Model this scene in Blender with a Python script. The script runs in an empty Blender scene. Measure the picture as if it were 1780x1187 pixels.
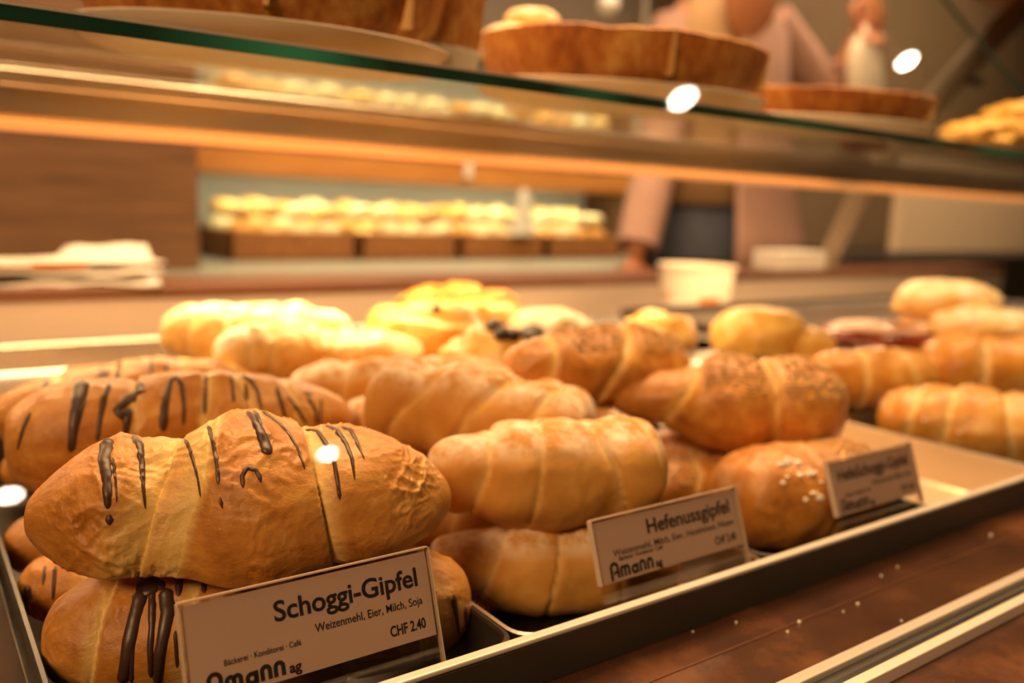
import bpy, bmesh, math, random
from mathutils import Vector, Matrix, noise
from mathutils.bvhtree import BVHTree

C = bpy.context.scene.collection
S = bpy.context.scene
random.seed(7)

# ------------------------------------------------------------------ camera, world, lights, exposure
F = 1495.0                               # focal length in photo pixels (1780 wide)
EYE = Vector((0, 0, .19))
ROT = Matrix(((.8119765671, .0605778788, -.5805380048),
              (-.5825590267, .1459934118, -.7995691991),
              (.0363185180, .9874291085, .1538334194)))          # columns: camera right, up, back
cam = bpy.data.cameras.new('camera'); cam_o = bpy.data.objects.new('camera', cam); C.objects.link(cam_o)
cam.sensor_width = 36; cam.lens = F / 1780 * 36; cam.clip_start = .02; cam.clip_end = 60
cam_o.matrix_world = Matrix.Translation(EYE) @ ROT.to_4x4()
cam.dof.use_dof = True; cam.dof.focus_distance = .334; cam.dof.aperture_fstop = 4.8; cam.dof.aperture_blades = 0
S.camera = cam_o
S.view_settings.view_transform = 'Standard'; S.view_settings.look = 'None'
S.view_settings.gamma = 1; S.view_settings.use_curve_mapping = False
S.view_settings.exposure = 1.0
S.cycles.max_bounces = 10; S.cycles.transparent_max_bounces = 24; S.cycles.sample_clamp_indirect = 4
S.cycles.caustics_reflective = False; S.cycles.caustics_refractive = False

w = bpy.data.worlds.new('world'); S.world = w; w.use_nodes = True
w.node_tree.nodes['Background'].inputs[0].default_value = (1, .72, .45, 1)
w.node_tree.nodes['Background'].inputs[1].default_value = .05

def area(name, loc, target, sx, sy, power, col, spread=180):
    l = bpy.data.lights.new(name, 'AREA'); l.shape = 'RECTANGLE'; l.size = sx; l.size_y = sy
    l.energy = power; l.color = col; l.spread = math.radians(spread)
    o = bpy.data.objects.new(name, l); C.objects.link(o); o.location = loc
    d = Vector(target) - Vector(loc); o.rotation_euler = d.to_track_quat('-Z', 'Y').to_euler(); return o
def spot(name, loc, target, power, col, angle, blend=.6, r=.03):
    l = bpy.data.lights.new(name, 'SPOT'); l.energy = power; l.color = col; l.spot_size = math.radians(angle); l.spot_blend = blend
    l.shadow_soft_size = r
    o = bpy.data.objects.new(name, l); C.objects.link(o); o.location = loc
    d = Vector(target) - Vector(loc); o.rotation_euler = d.to_track_quat('-Z', 'Y').to_euler(); return o
WARM = (1, .61, .29); AMBER = (1, .56, .24)
area('canopy_light', (.65, .62, 1.30), (.6, .52, 0), 2.2, .30, 30, WARM)
area('rail_strip_light', (1.0, .832, .2375), (1.0, .836, 0), 2.6, .025, 9, WARM)
spot('case_spot', (.42, 1.0, 1.3), (.30, .71, .05), 105, (1, .74, .42), 13, .9, .05)
spot('case_spot', (.75, .8, 1.3), (.66, .5, .05), 20, (1, .70, .38), 16, .8, .05)
area('front_fill_light', (-1.6, -.7, 1.6), (.4, .5, .1), .8, .8, 6, WARM, 80)  # added front fill, set where the pane never mirrors it
area('counter_ceiling_light', (2.1, 1.38, 1.8), (2.1, 1.80, 0), 4.0, .6, 32, (1, .66, .37), 120)
area('niche_light', (1.4, 2.30, .247), (1.4, 2.36, 0), 1.5, .06, 2.4, (1, .84, .50))
area('niche_light', (1.4, 2.28, .645), (1.4, 2.36, 0), 1.5, .06, 3.5, (1, .86, .54))

# ------------------------------------------------------------------ placing helpers (real positions, from calibrated sight lines)
def ray(px, py): return ROT @ Vector((px - 890, 593 - py, -F))
def onz(px, py, z): r = ray(px, py); return EYE + r * ((z - EYE.z) / r.z)
def ony(px, py, Y): r = ray(px, py); return EYE + r * (Y / r.y)
def atd(px, py, d): return EYE + ray(px, py) * (d / F)

# ------------------------------------------------------------------ naming helpers
def link(name, me, m=None, parent=None):
    o = bpy.data.objects.new(name, me); C.objects.link(o)
    if m is not None and me is not None:
        for mm in (m if isinstance(m, (list, tuple)) else [m]): me.materials.append(mm)
    if parent is not None:
        o.parent = parent; o.matrix_parent_inverse = parent.matrix_world.inverted()
    return o
def tag(o, label=None, cat=None, group=None, kind=None):
    if label: o['label'] = label
    if cat: o['category'] = cat
    if group: o['group'] = group
    if kind: o['kind'] = kind
    return o
def empty(name, loc, rz=0):
    o = bpy.data.objects.new(name, None); C.objects.link(o); o.location = loc; o.rotation_euler = (0, 0, rz)
    o.empty_display_size = .02; o.matrix_world = Matrix.Translation(loc) @ Matrix.Rotation(rz, 4, 'Z'); return o

# ------------------------------------------------------------------ mesh helpers
def bm_mesh(bm, name, smooth=False):
    me = bpy.data.meshes.new(name); bmesh.ops.recalc_face_normals(bm, faces=bm.faces[:]); bm.to_mesh(me); bm.free()
    if smooth:
        me.polygons.foreach_set('use_smooth', [True] * len(me.polygons)); me.set_sharp_from_angle(angle=math.radians(42))
    return me
def box(bm, x0, x1, y0, y1, z0, z1, bev=0, M=None, mi=0):
    vs = [bm.verts.new((x, y, z)) for x in (x0, x1) for y in (y0, y1) for z in (z0, z1)]
    fs = [(0, 1, 3, 2), (4, 6, 7, 5), (0, 4, 5, 1), (2, 3, 7, 6), (0, 2, 6, 4), (1, 5, 7, 3)]
    ff = [bm.faces.new([vs[i] for i in f]) for f in fs]
    for f in ff: f.material_index = mi
    if bev:
        es = list({e for f in ff for e in f.edges})
        r = bmesh.ops.bevel(bm, geom=es, offset=bev, segments=3, affect='EDGES', profile=.5)
        vs = list({v for f in r['faces'] for v in f.verts} | {v for v in vs if v.is_valid})
    if M is not None:
        for v in vs: v.co = M @ v.co
    return vs
def boxo(name, x0, x1, y0, y1, z0, z1, m, bev=0, parent=None, M=None):
    bm = bmesh.new(); box(bm, x0, x1, y0, y1, z0, z1, bev, M); return link(name, bm_mesh(bm, name), m, parent)
def lathe(bm, prof, n=48, c=(0, 0, 0), sx=1, sy=1):
    rings = []
    for r, z in prof:
        rings.append([bm.verts.new((c[0] + r * sx * math.cos(2 * math.pi * i / n), c[1] + r * sy * math.sin(2 * math.pi * i / n), c[2] + z)) for i in range(n)])
    for a, b in zip(rings, rings[1:]):
        for i in range(n): bm.faces.new((a[i], a[(i + 1) % n], b[(i + 1) % n], b[i]))
    bm.faces.new(rings[0][::-1]); bm.faces.new(rings[-1])
def tube(bm, pts, rads, n=10, cap=True):
    pts = [Vector(p) for p in pts]; rings = []
    up = Vector((0, 0, 1))
    for i, p in enumerate(pts):
        t = (pts[min(i + 1, len(pts) - 1)] - pts[max(i - 1, 0)])
        t = t.normalized() if t.length > 1e-9 else Vector((0, 0, 1))
        a = t.cross(up)
        if a.length < .05: a = t.cross(Vector((1, 0, 0)))
        a.normalize(); b = t.cross(a)
        r = rads[i] if isinstance(rads, (list, tuple)) else rads
        ra, rb = r if isinstance(r, tuple) else (r, r)
        rings.append([bm.verts.new(p + a * ra * math.cos(2 * math.pi * k / n) + b * rb * math.sin(2 * math.pi * k / n)) for k in range(n)])
    for A, B in zip(rings, rings[1:]):
        for k in range(n): bm.faces.new((A[k], A[(k + 1) % n], B[(k + 1) % n], B[k]))
    if cap: bm.faces.new(rings[0][::-1]); bm.faces.new(rings[-1])
def interp(P, t):
    # smooth interpolation through (t, value) control points (monotone enough for profiles)
    n = len(P)
    if t <= P[0][0]: return P[0][1]
    if t >= P[-1][0]: return P[-1][1]
    for i in range(n - 1):
        if P[i][0] <= t <= P[i + 1][0]:
            h = P[i + 1][0] - P[i][0]; s = (t - P[i][0]) / h
            d = (P[i + 1][1] - P[i][1]) / h
            def slope(k):
                if k == 0 or k == n - 1: return (P[1][1] - P[0][1]) / (P[1][0] - P[0][0]) if k == 0 else (P[-1][1] - P[-2][1]) / (P[-1][0] - P[-2][0])
                a = (P[k][1] - P[k - 1][1]) / (P[k][0] - P[k - 1][0]); b = (P[k + 1][1] - P[k][1]) / (P[k + 1][0] - P[k][0])
                return 0 if a * b <= 0 else 2 * a * b / (a + b)
            m0, m1 = slope(i), slope(i + 1)
            return ((2*s**3-3*s*s+1)*P[i][1] + (s**3-2*s*s+s)*h*m0 + (-2*s**3+3*s*s)*P[i+1][1] + (s**3-s*s)*h*m1)

# ------------------------------------------------------------------ materials
def mat(name):
    m = bpy.data.materials.new(name); m.use_nodes = True; nt = m.node_tree
    return m, nt, nt.nodes['Principled BSDF']
def plain(name, col, rough=.5, metal=0, spec=.5, noise_amt=0, scale=40, bump=0):
    m, nt, p = mat(name)
    p.inputs['Roughness'].default_value = rough; p.inputs['Metallic'].default_value = metal
    p.inputs['Specular IOR Level'].default_value = spec
    N = nt.nodes; L = nt.links
    tc = N.new('ShaderNodeTexCoord'); n = N.new('ShaderNodeTexNoise'); n.inputs['Scale'].default_value = scale; n.inputs['Detail'].default_value = 4
    L.new(tc.outputs['Object'], n.inputs['Vector'])
    r = N.new('ShaderNodeValToRGB'); r.color_ramp.elements[0].position = .3; r.color_ramp.elements[1].position = .7
    a = max(0, 1 - noise_amt); r.color_ramp.elements[0].color = (col[0]*a, col[1]*a, col[2]*a, 1); r.color_ramp.elements[1].color = (*col, 1)
    L.new(n.outputs['Fac'], r.inputs['Fac']); L.new(r.outputs['Color'], p.inputs['Base Color'])
    if bump:
        b = N.new('ShaderNodeBump'); b.inputs['Strength'].default_value = bump; b.inputs['Distance'].default_value = .002
        L.new(n.outputs['Fac'], b.inputs['Height']); L.new(b.outputs['Normal'], p.inputs['Normal'])
    return m
def steel(name, col, rough=.3, stretch=(1, 40, 40)):
    m, nt, p = mat(name); N = nt.nodes; L = nt.links
    p.inputs['Metallic'].default_value = 1; p.inputs['Base Color'].default_value = (*col, 1)
    tc = N.new('ShaderNodeTexCoord'); mp = N.new('ShaderNodeMapping'); mp.inputs['Scale'].default_value = stretch
    n = N.new('ShaderNodeTexNoise'); n.inputs['Scale'].default_value = 8; n.inputs['Detail'].default_value = 3
    L.new(tc.outputs['Object'], mp.inputs['Vector']); L.new(mp.outputs['Vector'], n.inputs['Vector'])
    r = N.new('ShaderNodeMapRange'); r.inputs['To Min'].default_value = rough * .8; r.inputs['To Max'].default_value = rough * 1.25
    L.new(n.outputs['Fac'], r.inputs['Value']); L.new(r.outputs['Result'], p.inputs['Roughness'])
    return m
def emit(name, col, st):
    m, nt, p = mat(name); p.inputs['Base Color'].default_value = (*col, 1)
    p.inputs['Emission Color'].default_value = (*col, 1); p.inputs['Emission Strength'].default_value = st; return m
def sheet_glass(name, tint=(1, 1, 1), refl=1.0, ior=1.5):
    # thin clear glazing: passes light straight through and mirrors by Fresnel
    m = bpy.data.materials.new(name); m.use_nodes = True; nt = m.node_tree; nt.nodes.clear(); N = nt.nodes; L = nt.links
    o = N.new('ShaderNodeOutputMaterial'); mx = N.new('ShaderNodeMixShader'); t = N.new('ShaderNodeBsdfTransparent'); g = N.new('ShaderNodeBsdfGlossy')
    t.inputs['Color'].default_value = (*tint, 1); g.inputs['Roughness'].default_value = .0; g.inputs['Color'].default_value = (1, 1, 1, 1)
    lw = N.new('ShaderNodeLayerWeight'); lw.inputs['Blend'].default_value = .5
    pw = N.new('ShaderNodeMath'); pw.operation = 'POWER'; pw.inputs[1].default_value = 5; L.new(lw.outputs['Facing'], pw.inputs[0])
    f = N.new('ShaderNodeMath'); f.operation = 'MULTIPLY_ADD'; f.inputs[1].default_value = .96 * refl; f.inputs[2].default_value = .04 * refl; L.new(pw.outputs[0], f.inputs[0])
    L.new(f.outputs[0], mx.inputs['Fac']); L.new(t.outputs[0], mx.inputs[1]); L.new(g.outputs[0], mx.inputs[2]); L.new(mx.outputs[0], o.inputs['Surface'])
    return m
def bread(name, dark, mid, light, pale, scale=22, stretch=(1, 1, 1), rough=.42, flour=0, bump=.5, fine=160, spec=.4, flourcol=(.86, .74, .60)):
    m, nt, p = mat(name); N = nt.nodes; L = nt.links
    tc = N.new('ShaderNodeTexCoord'); mp = N.new('ShaderNodeMapping'); mp.inputs['Scale'].default_value = stretch
    L.new(tc.outputs['Object'], mp.inputs['Vector'])
    n1 = N.new('ShaderNodeTexNoise'); n1.inputs['Scale'].default_value = scale; n1.inputs['Detail'].default_value = 5; n1.inputs['Roughness'].default_value = .6
    L.new(mp.outputs['Vector'], n1.inputs['Vector'])
    r = N.new('ShaderNodeValToRGB'); e = r.color_ramp.elements
    e[0].position = .10; e[0].color = (*dark, 1); e[1].position = .90; e[1].color = (*light, 1)
    x = e.new(.5); x.color = (*mid, 1)
    nb = N.new('ShaderNodeTexNoise'); nb.inputs['Scale'].default_value = scale * 4.5; nb.inputs['Detail'].default_value = 6; nb.inputs['Roughness'].default_value = .7
    L.new(mp.outputs['Vector'], nb.inputs['Vector'])
    mb = N.new('ShaderNodeMix'); mb.inputs['Factor'].default_value = .45; L.new(n1.outputs['Fac'], mb.inputs['A']); L.new(nb.outputs['Fac'], mb.inputs['B'])
    cr = N.new('ShaderNodeMapRange'); cr.inputs['From Min'].default_value = .32; cr.inputs['From Max'].default_value = .68; L.new(mb.outputs['Result'], cr.inputs['Value'])
    L.new(cr.outputs[0], r.inputs['Fac'])
    at = N.new('ShaderNodeAttribute'); at.attribute_name = 'seam'
    n2 = N.new('ShaderNodeTexNoise'); n2.inputs['Scale'].default_value = fine; n2.inputs['Detail'].default_value = 3
    L.new(mp.outputs['Vector'], n2.inputs['Vector'])
    mu = N.new('ShaderNodeMath'); mu.operation = 'MULTIPLY_ADD'; mu.inputs[1].default_value = .5; mu.inputs[2].default_value = -.25
    L.new(n2.outputs['Fac'], mu.inputs[0])
    ad = N.new('ShaderNodeMath'); ad.operation = 'ADD'; ad.use_clamp = True; L.new(at.outputs['Fac'], ad.inputs[0]); L.new(mu.outputs[0], ad.inputs[1])
    ml = N.new('ShaderNodeMath'); ml.operation = 'MULTIPLY'; ml.use_clamp = True; L.new(ad.outputs[0], ml.inputs[0])
    mr = N.new('ShaderNodeMapRange'); mr.inputs['From Min'].default_value = 0; mr.inputs['From Max'].default_value = .15; L.new(at.outputs['Fac'], mr.inputs['Value']); L.new(mr.outputs[0], ml.inputs[1])
    mx = N.new('ShaderNodeMix'); mx.data_type = 'RGBA'; L.new(ml.outputs[0], mx.inputs['Factor']); L.new(r.outputs['Color'], mx.inputs['A']); mx.inputs['B'].default_value = (*pale, 1)
    out = mx.outputs['Result']
    if flour:
        fa = N.new('ShaderNodeAttribute'); fa.attribute_name = 'dust'
        n3 = N.new('ShaderNodeTexNoise'); n3.inputs['Scale'].default_value = 55; n3.inputs['Detail'].default_value = 6; n3.inputs['Roughness'].default_value = .7
        L.new(tc.outputs['Object'], n3.inputs['Vector'])
        fm = N.new('ShaderNodeMapRange'); fm.inputs['From Min'].default_value = .40; fm.inputs['From Max'].default_value = .60; L.new(n3.outputs['Fac'], fm.inputs['Value'])
        f2 = N.new('ShaderNodeMath'); f2.operation = 'MULTIPLY'; f2.use_clamp = True; L.new(fm.outputs[0], f2.inputs[0]); L.new(fa.outputs['Fac'], f2.inputs[1])
        f3 = N.new('ShaderNodeMath'); f3.operation = 'MULTIPLY'; f3.inputs[1].default_value = flour; f3.use_clamp = True; L.new(f2.outputs[0], f3.inputs[0])
        m2 = N.new('ShaderNodeMix'); m2.data_type = 'RGBA'; L.new(f3.outputs[0], m2.inputs['Factor']); L.new(out, m2.inputs['A']); m2.inputs['B'].default_value = (*flourcol, 1)
        out = m2.outputs['Result']
    L.new(out, p.inputs['Base Color'])
    p.inputs['Roughness'].default_value = rough; p.inputs['Specular IOR Level'].default_value = spec
    if bump:
        b = N.new('ShaderNodeBump'); b.inputs['Strength'].default_value = bump; b.inputs['Distance'].default_value = .0012
        n4 = N.new('ShaderNodeTexNoise'); n4.inputs['Scale'].default_value = fine * 1.6; n4.inputs['Detail'].default_value = 7; n4.inputs['Roughness'].default_value = .65
        L.new(mp.outputs['Vector'], n4.inputs['Vector'])
        L.new(n4.outputs['Fac'], b.inputs['Height']); L.new(b.outputs['Normal'], p.inputs['Normal'])
    return m

M = {}
M['flaky'] = bread('flaky_crust', (.38, .125, .016), (.56, .225, .038), (.70, .35, .082), (.78, .50, .16), 26, (.8, 1, 1), .29, bump=.55, fine=200, spec=.5)
M['soft'] = bread('soft_crust', (.52, .22, .038), (.58, .265, .052), (.65, .325, .078), (.78, .50, .18), 16, (1, 1, 1), .58, flour=.85, bump=.35, fine=140, spec=.25, flourcol=(.90, .78, .62))
M['nutty'] = bread('nut_crust', (.36, .12, .018), (.54, .21, .035), (.70, .36, .08), (.80, .52, .16), 24, (1, 1, 1), .34, flour=.2, bump=.4)
M['sugared'] = bread('sugared_crust', (.66, .36, .09), (.76, .46, .14), (.82, .58, .24), (.84, .66, .36), 20, (1, 1, 1), .5, flour=.9, bump=.5, flourcol=(.9, .84, .72))
M['danish'] = bread('danish_crust', (.62, .30, .05), (.76, .44, .10), (.84, .58, .20), (.86, .66, .32), 24, (1, 1, 1), .32, bump=.3)
M['glossy'] = bread('glossy_crust', (.50, .17, .02), (.66, .29, .045), (.80, .46, .12), (.82, .58, .24), 20, (1, 1, 1), .26, flour=.15, bump=.3)
M['tart'] = bread('tart_crust', (.22, .055, .010), (.50, .17, .028), (.74, .40, .10), (.82, .54, .2), 30, (1, 1, .5), .5, bump=.6, fine=200)
M['choc'] = plain('chocolate', (.070, .030, .018), .40, noise_amt=.25, scale=90)
M['nuts'] = plain('chopped_nuts', (.60, .35, .14), .55, noise_amt=.35, scale=160)
M['sugar'] = plain('sugar_grains', (.88, .80, .68), .35)
M['jam'] = plain('red_jam_glaze', (.22, .035, .012), .22, noise_amt=.4, scale=60)
M['raisin'] = plain('raisin_skin', (.035, .016, .012), .4, noise_amt=.4, scale=200)
M['steel'] = steel('brushed_steel', (.66, .60, .54), .30)
M['steel_x'] = steel('rail_steel', (.80, .68, .55), .36, (1, 6, 6))
M['tray'] = steel('tray_steel', (.62, .56, .50), .24, (20, 1, 20))
M['dark_tray'] = plain('dark_baking_tray', (.045, .032, .026), .32, noise_amt=.3, scale=30)
M['alu'] = plain('satin_aluminium', (.74, .66, .56), .42, .35)
M['rail_dark'] = plain('rail_dark_reflection', (.05, .04, .03), .38, .3)  # aluminium rail face, its dark reflection put into the colour
M['satin'] = plain('satin_tray', (.84, .68, .50), .32, .6)
M['panel'] = plain('satin_back_panel', (.62, .50, .40), .38, .45, noise_amt=.08, scale=4)
M['black'] = plain('black_rubber', (.014, .012, .010), .4)
M['pane'] = sheet_glass('clear_front_glass', (.985, .99, .985))
M['shelf_glass'] = sheet_glass('clear_shelf_glass', (.95, .97, .94), .35)
M['acrylic'] = sheet_glass('clear_acrylic', (.97, .96, .95))
M['acrylic_edge'] = plain('acrylic_edge', (.62, .46, .36), .25)
M['paper'] = plain('card_paper_bounce_tint', (.66, .44, .345), .55, noise_amt=.04, scale=15)  # white card with pink bounce from the brown counter put into its colour
M['ink'] = plain('black_ink', (.018, .014, .012), .5)
M['white_paper'] = plain('white_paper', (.70, .64, .56), .7, noise_amt=.08, scale=14)
M['cream'] = plain('cream_ceramic', (.88, .79, .63), .3, noise_amt=.04)
M['led'] = emit('warm_light_strip', (1, .40, .11), .30)
M['lamp'] = emit('lamp_glow', (1, .86, .66), 60)
M['white_plastic'] = plain('white_plastic', (.82, .80, .76), .35)

def glass_edge():
    m, nt, p = mat('green_glass_edge'); N = nt.nodes; L = nt.links
    tc = N.new('ShaderNodeTexCoord'); n = N.new('ShaderNodeTexNoise'); n.inputs['Scale'].default_value = 3; n.inputs['Detail'].default_value = 1
    mp = N.new('ShaderNodeMapping'); mp.inputs['Scale'].default_value = (3, .2, .2); L.new(tc.outputs['Object'], mp.inputs[0]); L.new(mp.outputs[0], n.inputs[0])
    r = N.new('ShaderNodeValToRGB'); e = r.color_ramp.elements; e[0].position = .45; e[0].color = (.012, .055, .038, 1); e[1].position = .68; e[1].color = (.05, .36, .25, 1)
    L.new(n.outputs['Fac'], r.inputs[0]); L.new(r.outputs[0], p.inputs['Base Color']); p.inputs['Roughness'].default_value = .08
    p.inputs['Transmission Weight'].default_value = .0
    return m
M['glass_edge'] = glass_edge()
def stone():
    m, nt, p = mat('rust_brown_stone'); N = nt.nodes; L = nt.links
    tc = N.new('ShaderNodeTexCoord'); n = N.new('ShaderNodeTexNoise'); n.inputs['Scale'].default_value = 14; n.inputs['Detail'].default_value = 8; n.inputs['Roughness'].default_value = .65
    L.new(tc.outputs['Object'], n.inputs[0])
    r = N.new('ShaderNodeValToRGB'); e = r.color_ramp.elements; e[0].position = .3; e[0].color = (.032, .012, .007, 1); e[1].position = .70; e[1].color = (.17, .064, .025, 1)
    x = e.new(.52); x.color = (.07, .025, .011, 1)
    L.new(n.outputs['Fac'], r.inputs[0]); L.new(r.outputs[0], p.inputs['Base Color']); p.inputs['Roughness'].default_value = .26
    return m
M['stone'] = stone()
M['stone_matt'] = plain('rough_brown_stone', (.05, .02, .01), .7, spec=.2, noise_amt=.4, scale=20)
def wood(name, a, b, scale=5, rough=.5, axis=(1, 8, 12)):
    m, nt, p = mat(name); N = nt.nodes; L = nt.links
    tc = N.new('ShaderNodeTexCoord'); mp = N.new('ShaderNodeMapping'); mp.inputs['Scale'].default_value = axis
    n = N.new('ShaderNodeTexNoise'); n.inputs['Scale'].default_value = scale; n.inputs['Detail'].default_value = 6; n.inputs['Distortion'].default_value = .4
    L.new(tc.outputs['Object'], mp.inputs[0]); L.new(mp.outputs[0], n.inputs[0])
    r = N.new('ShaderNodeValToRGB'); e = r.color_ramp.elements; e[0].position = .3; e[0].color = (*a, 1); e[1].position = .7; e[1].color = (*b, 1)
    L.new(n.outputs['Fac'], r.inputs[0]); L.new(r.outputs[0], p.inputs['Base Color']); p.inputs['Roughness'].default_value = rough
    return m
M['dark_wood'] = wood('dark_wood', (.095, .042, .016), (.19, .088, .036))
M['ledge_wood'] = wood('ledge_wood', (.085, .028, .010), (.165, .058, .022), rough=.38)
M['oak'] = wood('orange_oak', (.42, .17, .035), (.58, .27, .07))
M['wicker'] = wood('brown_wicker', (.12, .045, .012), (.34, .14, .035), 8, .6, (6, 6, 40))
M['shade_wall'] = plain('dark_shop_wall', (.035, .027, .02), .8, noise_amt=.2, scale=3)
M['plaster'] = plain('shop_wall', (.30, .22, .15), .8, noise_amt=.1, scale=3)
M['dark_wall'] = plain('dark_wall', (.26, .21, .17), .7, noise_amt=.15, scale=3)
M['grey_wall'] = plain('blue_grey_panel', (.50, .54, .50), .5, noise_amt=.1, scale=3)
M['green_grey'] = plain('grey_green_worktop', (.25, .26, .20), .35, noise_amt=.06)
M['floor'] = plain('shop_floor', (.16, .10, .06), .5, noise_amt=.2, scale=6)

# ------------------------------------------------------------------ the shop shell
def struct(name, x0, x1, y0, y1, z0, z1, m):
    return tag(boxo(name, x0, x1, y0, y1, z0, z1, m), kind='structure')
struct('floor', -3, 6.2, -5.1, 3.2, -.85, -.75, M['floor'])
struct('ceiling', -3, 6.2, -5.1, 3.2, 1.9, 2.0, M['shade_wall'])
struct('wall_back', -3, 6.2, 2.62, 2.72, -.75, 1.9, M['dark_wall'])
struct('wall_right', 6.1, 6.2, -5.0, 2.62, -.75, 1.9, M['plaster'])
struct('wall_left', -3, -2.9, -5.0, 2.62, -.75, 1.9, M['shade_wall'])
struct('wall_front', -2.9, 6.1, -5.1, -5.0, -.75, 1.9, M['shade_wall'])

# ------------------------------------------------------------------ display case
case = empty('display_case', (.9, .7, -.75))
tag(case, 'long bakery display case with brown stone front ledge and dark wood back ledge', 'display case')
boxo('case_body', -.6, 2.6, .02, 1.19, -.75, -.045, M['dark_wood'], 0, case)
boxo('deck', .034, 2.6, .264, 1.185, -.045, -.022, M['steel'], 0, case)
boxo('side_ledge', -.6, .034, .264, 1.185, -.045, -.006, M['stone_matt'], 0, case)
boxo('front_ledge', -.6, 2.6, -.02, .264, -.045, -.006, M['stone'], 0, case)
boxo('ledge_line', -.6, 2.6, .2353, .2362, -.0062, -.0056, M['ledge_wood'], 0, case)  # thin brown line running along the stone ledge
boxo('glass_channel', -.6, 2.6, .1942, .2000, -.006, .0005, M['alu'], .0006, case)
boxo('glass_channel', -.6, 2.6, .1795, .1850, -.006, .0005, M['alu'], .0006, case)
boxo('channel_gasket', -.6, 2.6, .1850, .1942, -.006, -.0025, M['black'], 0, case)
boxo('back_panel', -.6, 2.6, 1.185, 1.20, -.045, .055, M['panel'], 0, case)
boxo('back_ledge', -.6, 2.6, 1.18, 1.31, .055, .073, M['ledge_wood'], .003, case)
boxo('front_rail', -.3, 2.5, .2585, .2632, -.006, .0135, M['rail_dark'], .0006, case)
boxo('rail_highlight', -.3, 2.5, .2583, .2634, .0137, .0160, M['alu'], .0008, case)  # bright strip standing in for the highlight on the rail's top edge
# front pane leans back over the pastries
tilt = math.radians(20)
Mp = Matrix.Translation((0, .1865, -.0045)) @ Matrix.Rotation(-tilt, 4, 'X')
tag(boxo('front_pane', -.55, 2.5, 0, .006, .0045, .62, M['pane'], 0, None, Mp), 'clear glass front pane of the display case leaning back over the pastries', 'glass pane')

# ------------------------------------------------------------------ trays
def tray(name, x0, x1, y0, y1, z0, h, m, label, group='serving trays in the display case', r=.012):
    def loop(ins, z, rr):
        pts = []
        X0, X1, Y0, Y1 = x0 + ins, x1 - ins, y0 + ins, y1 - ins
        for cx, cy, a0 in ((X1 - rr, Y1 - rr, 0), (X0 + rr, Y1 - rr, 90), (X0 + rr, Y0 + rr, 180), (X1 - rr, Y0 + rr, 270)):
            for k in range(7):
                a = math.radians(a0 + 15 * k); pts.append((cx + rr * math.cos(a), cy + rr * math.sin(a), z))
        return pts
    bm = bmesh.new()
    spec = [(.0012, z0, r), (0, z0 + h - .001, r), (-.0004, z0 + h, r), (.0012, z0 + h + .0004, r), (.0018, z0 + h - .001, r - .001), (.0026, z0 + .004, r - .002), (.0045, z0 + .002, r - .003), (.006, z0 + .0016, r - .004)]
    rings = [[bm.verts.new(p) for p in loop(*s)] for s in spec]
    n = len(rings[0])
    for a, b in zip(rings, rings[1:]):
        for i in range(n): bm.faces.new((a[i], a[(i + 1) % n], b[(i + 1) % n], b[i]))
    bm.faces.new(rings[0][::-1]); bm.faces.new(rings[-1])
    return tag(link(name, bm_mesh(bm, name), m), label, 'tray', group)
TY0, TY1 = .2642, .70
tray('serving_tray', .036, .2015, TY0, TY1, -.022, .035, M['dark_tray'], 'dark tray under the croissants striped with chocolate')
tray('serving_tray', .2030, .3625, TY0, TY1, -.022, .035, M['tray'], 'steel tray under the smooth pale yeast croissants')
tray('serving_tray', .3645, .5215, TY0, TY1, -.022, .035, M['dark_tray'], 'dark tray under the nut sprinkled croissants')
tray('serving_tray', .5235, .6795, TY0, TY1, -.022, .035, M['satin'], 'nearly empty shiny steel tray behind the price card furthest to the right')
tray('serving_tray', .6815, .99, TY0, .515, -.022, .035, M['tray'], 'wide steel tray under the pastries at the right end')
tray('serving_tray', .036, .3625, .71, 1.12, -.022, .035, M['tray'], 'steel tray at the back under the sugar dusted croissants')
tray('serving_tray', .3645, .6795, .71, 1.12, -.022, .035, M['tray'], 'steel tray at the back in front of the white tub')

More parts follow.
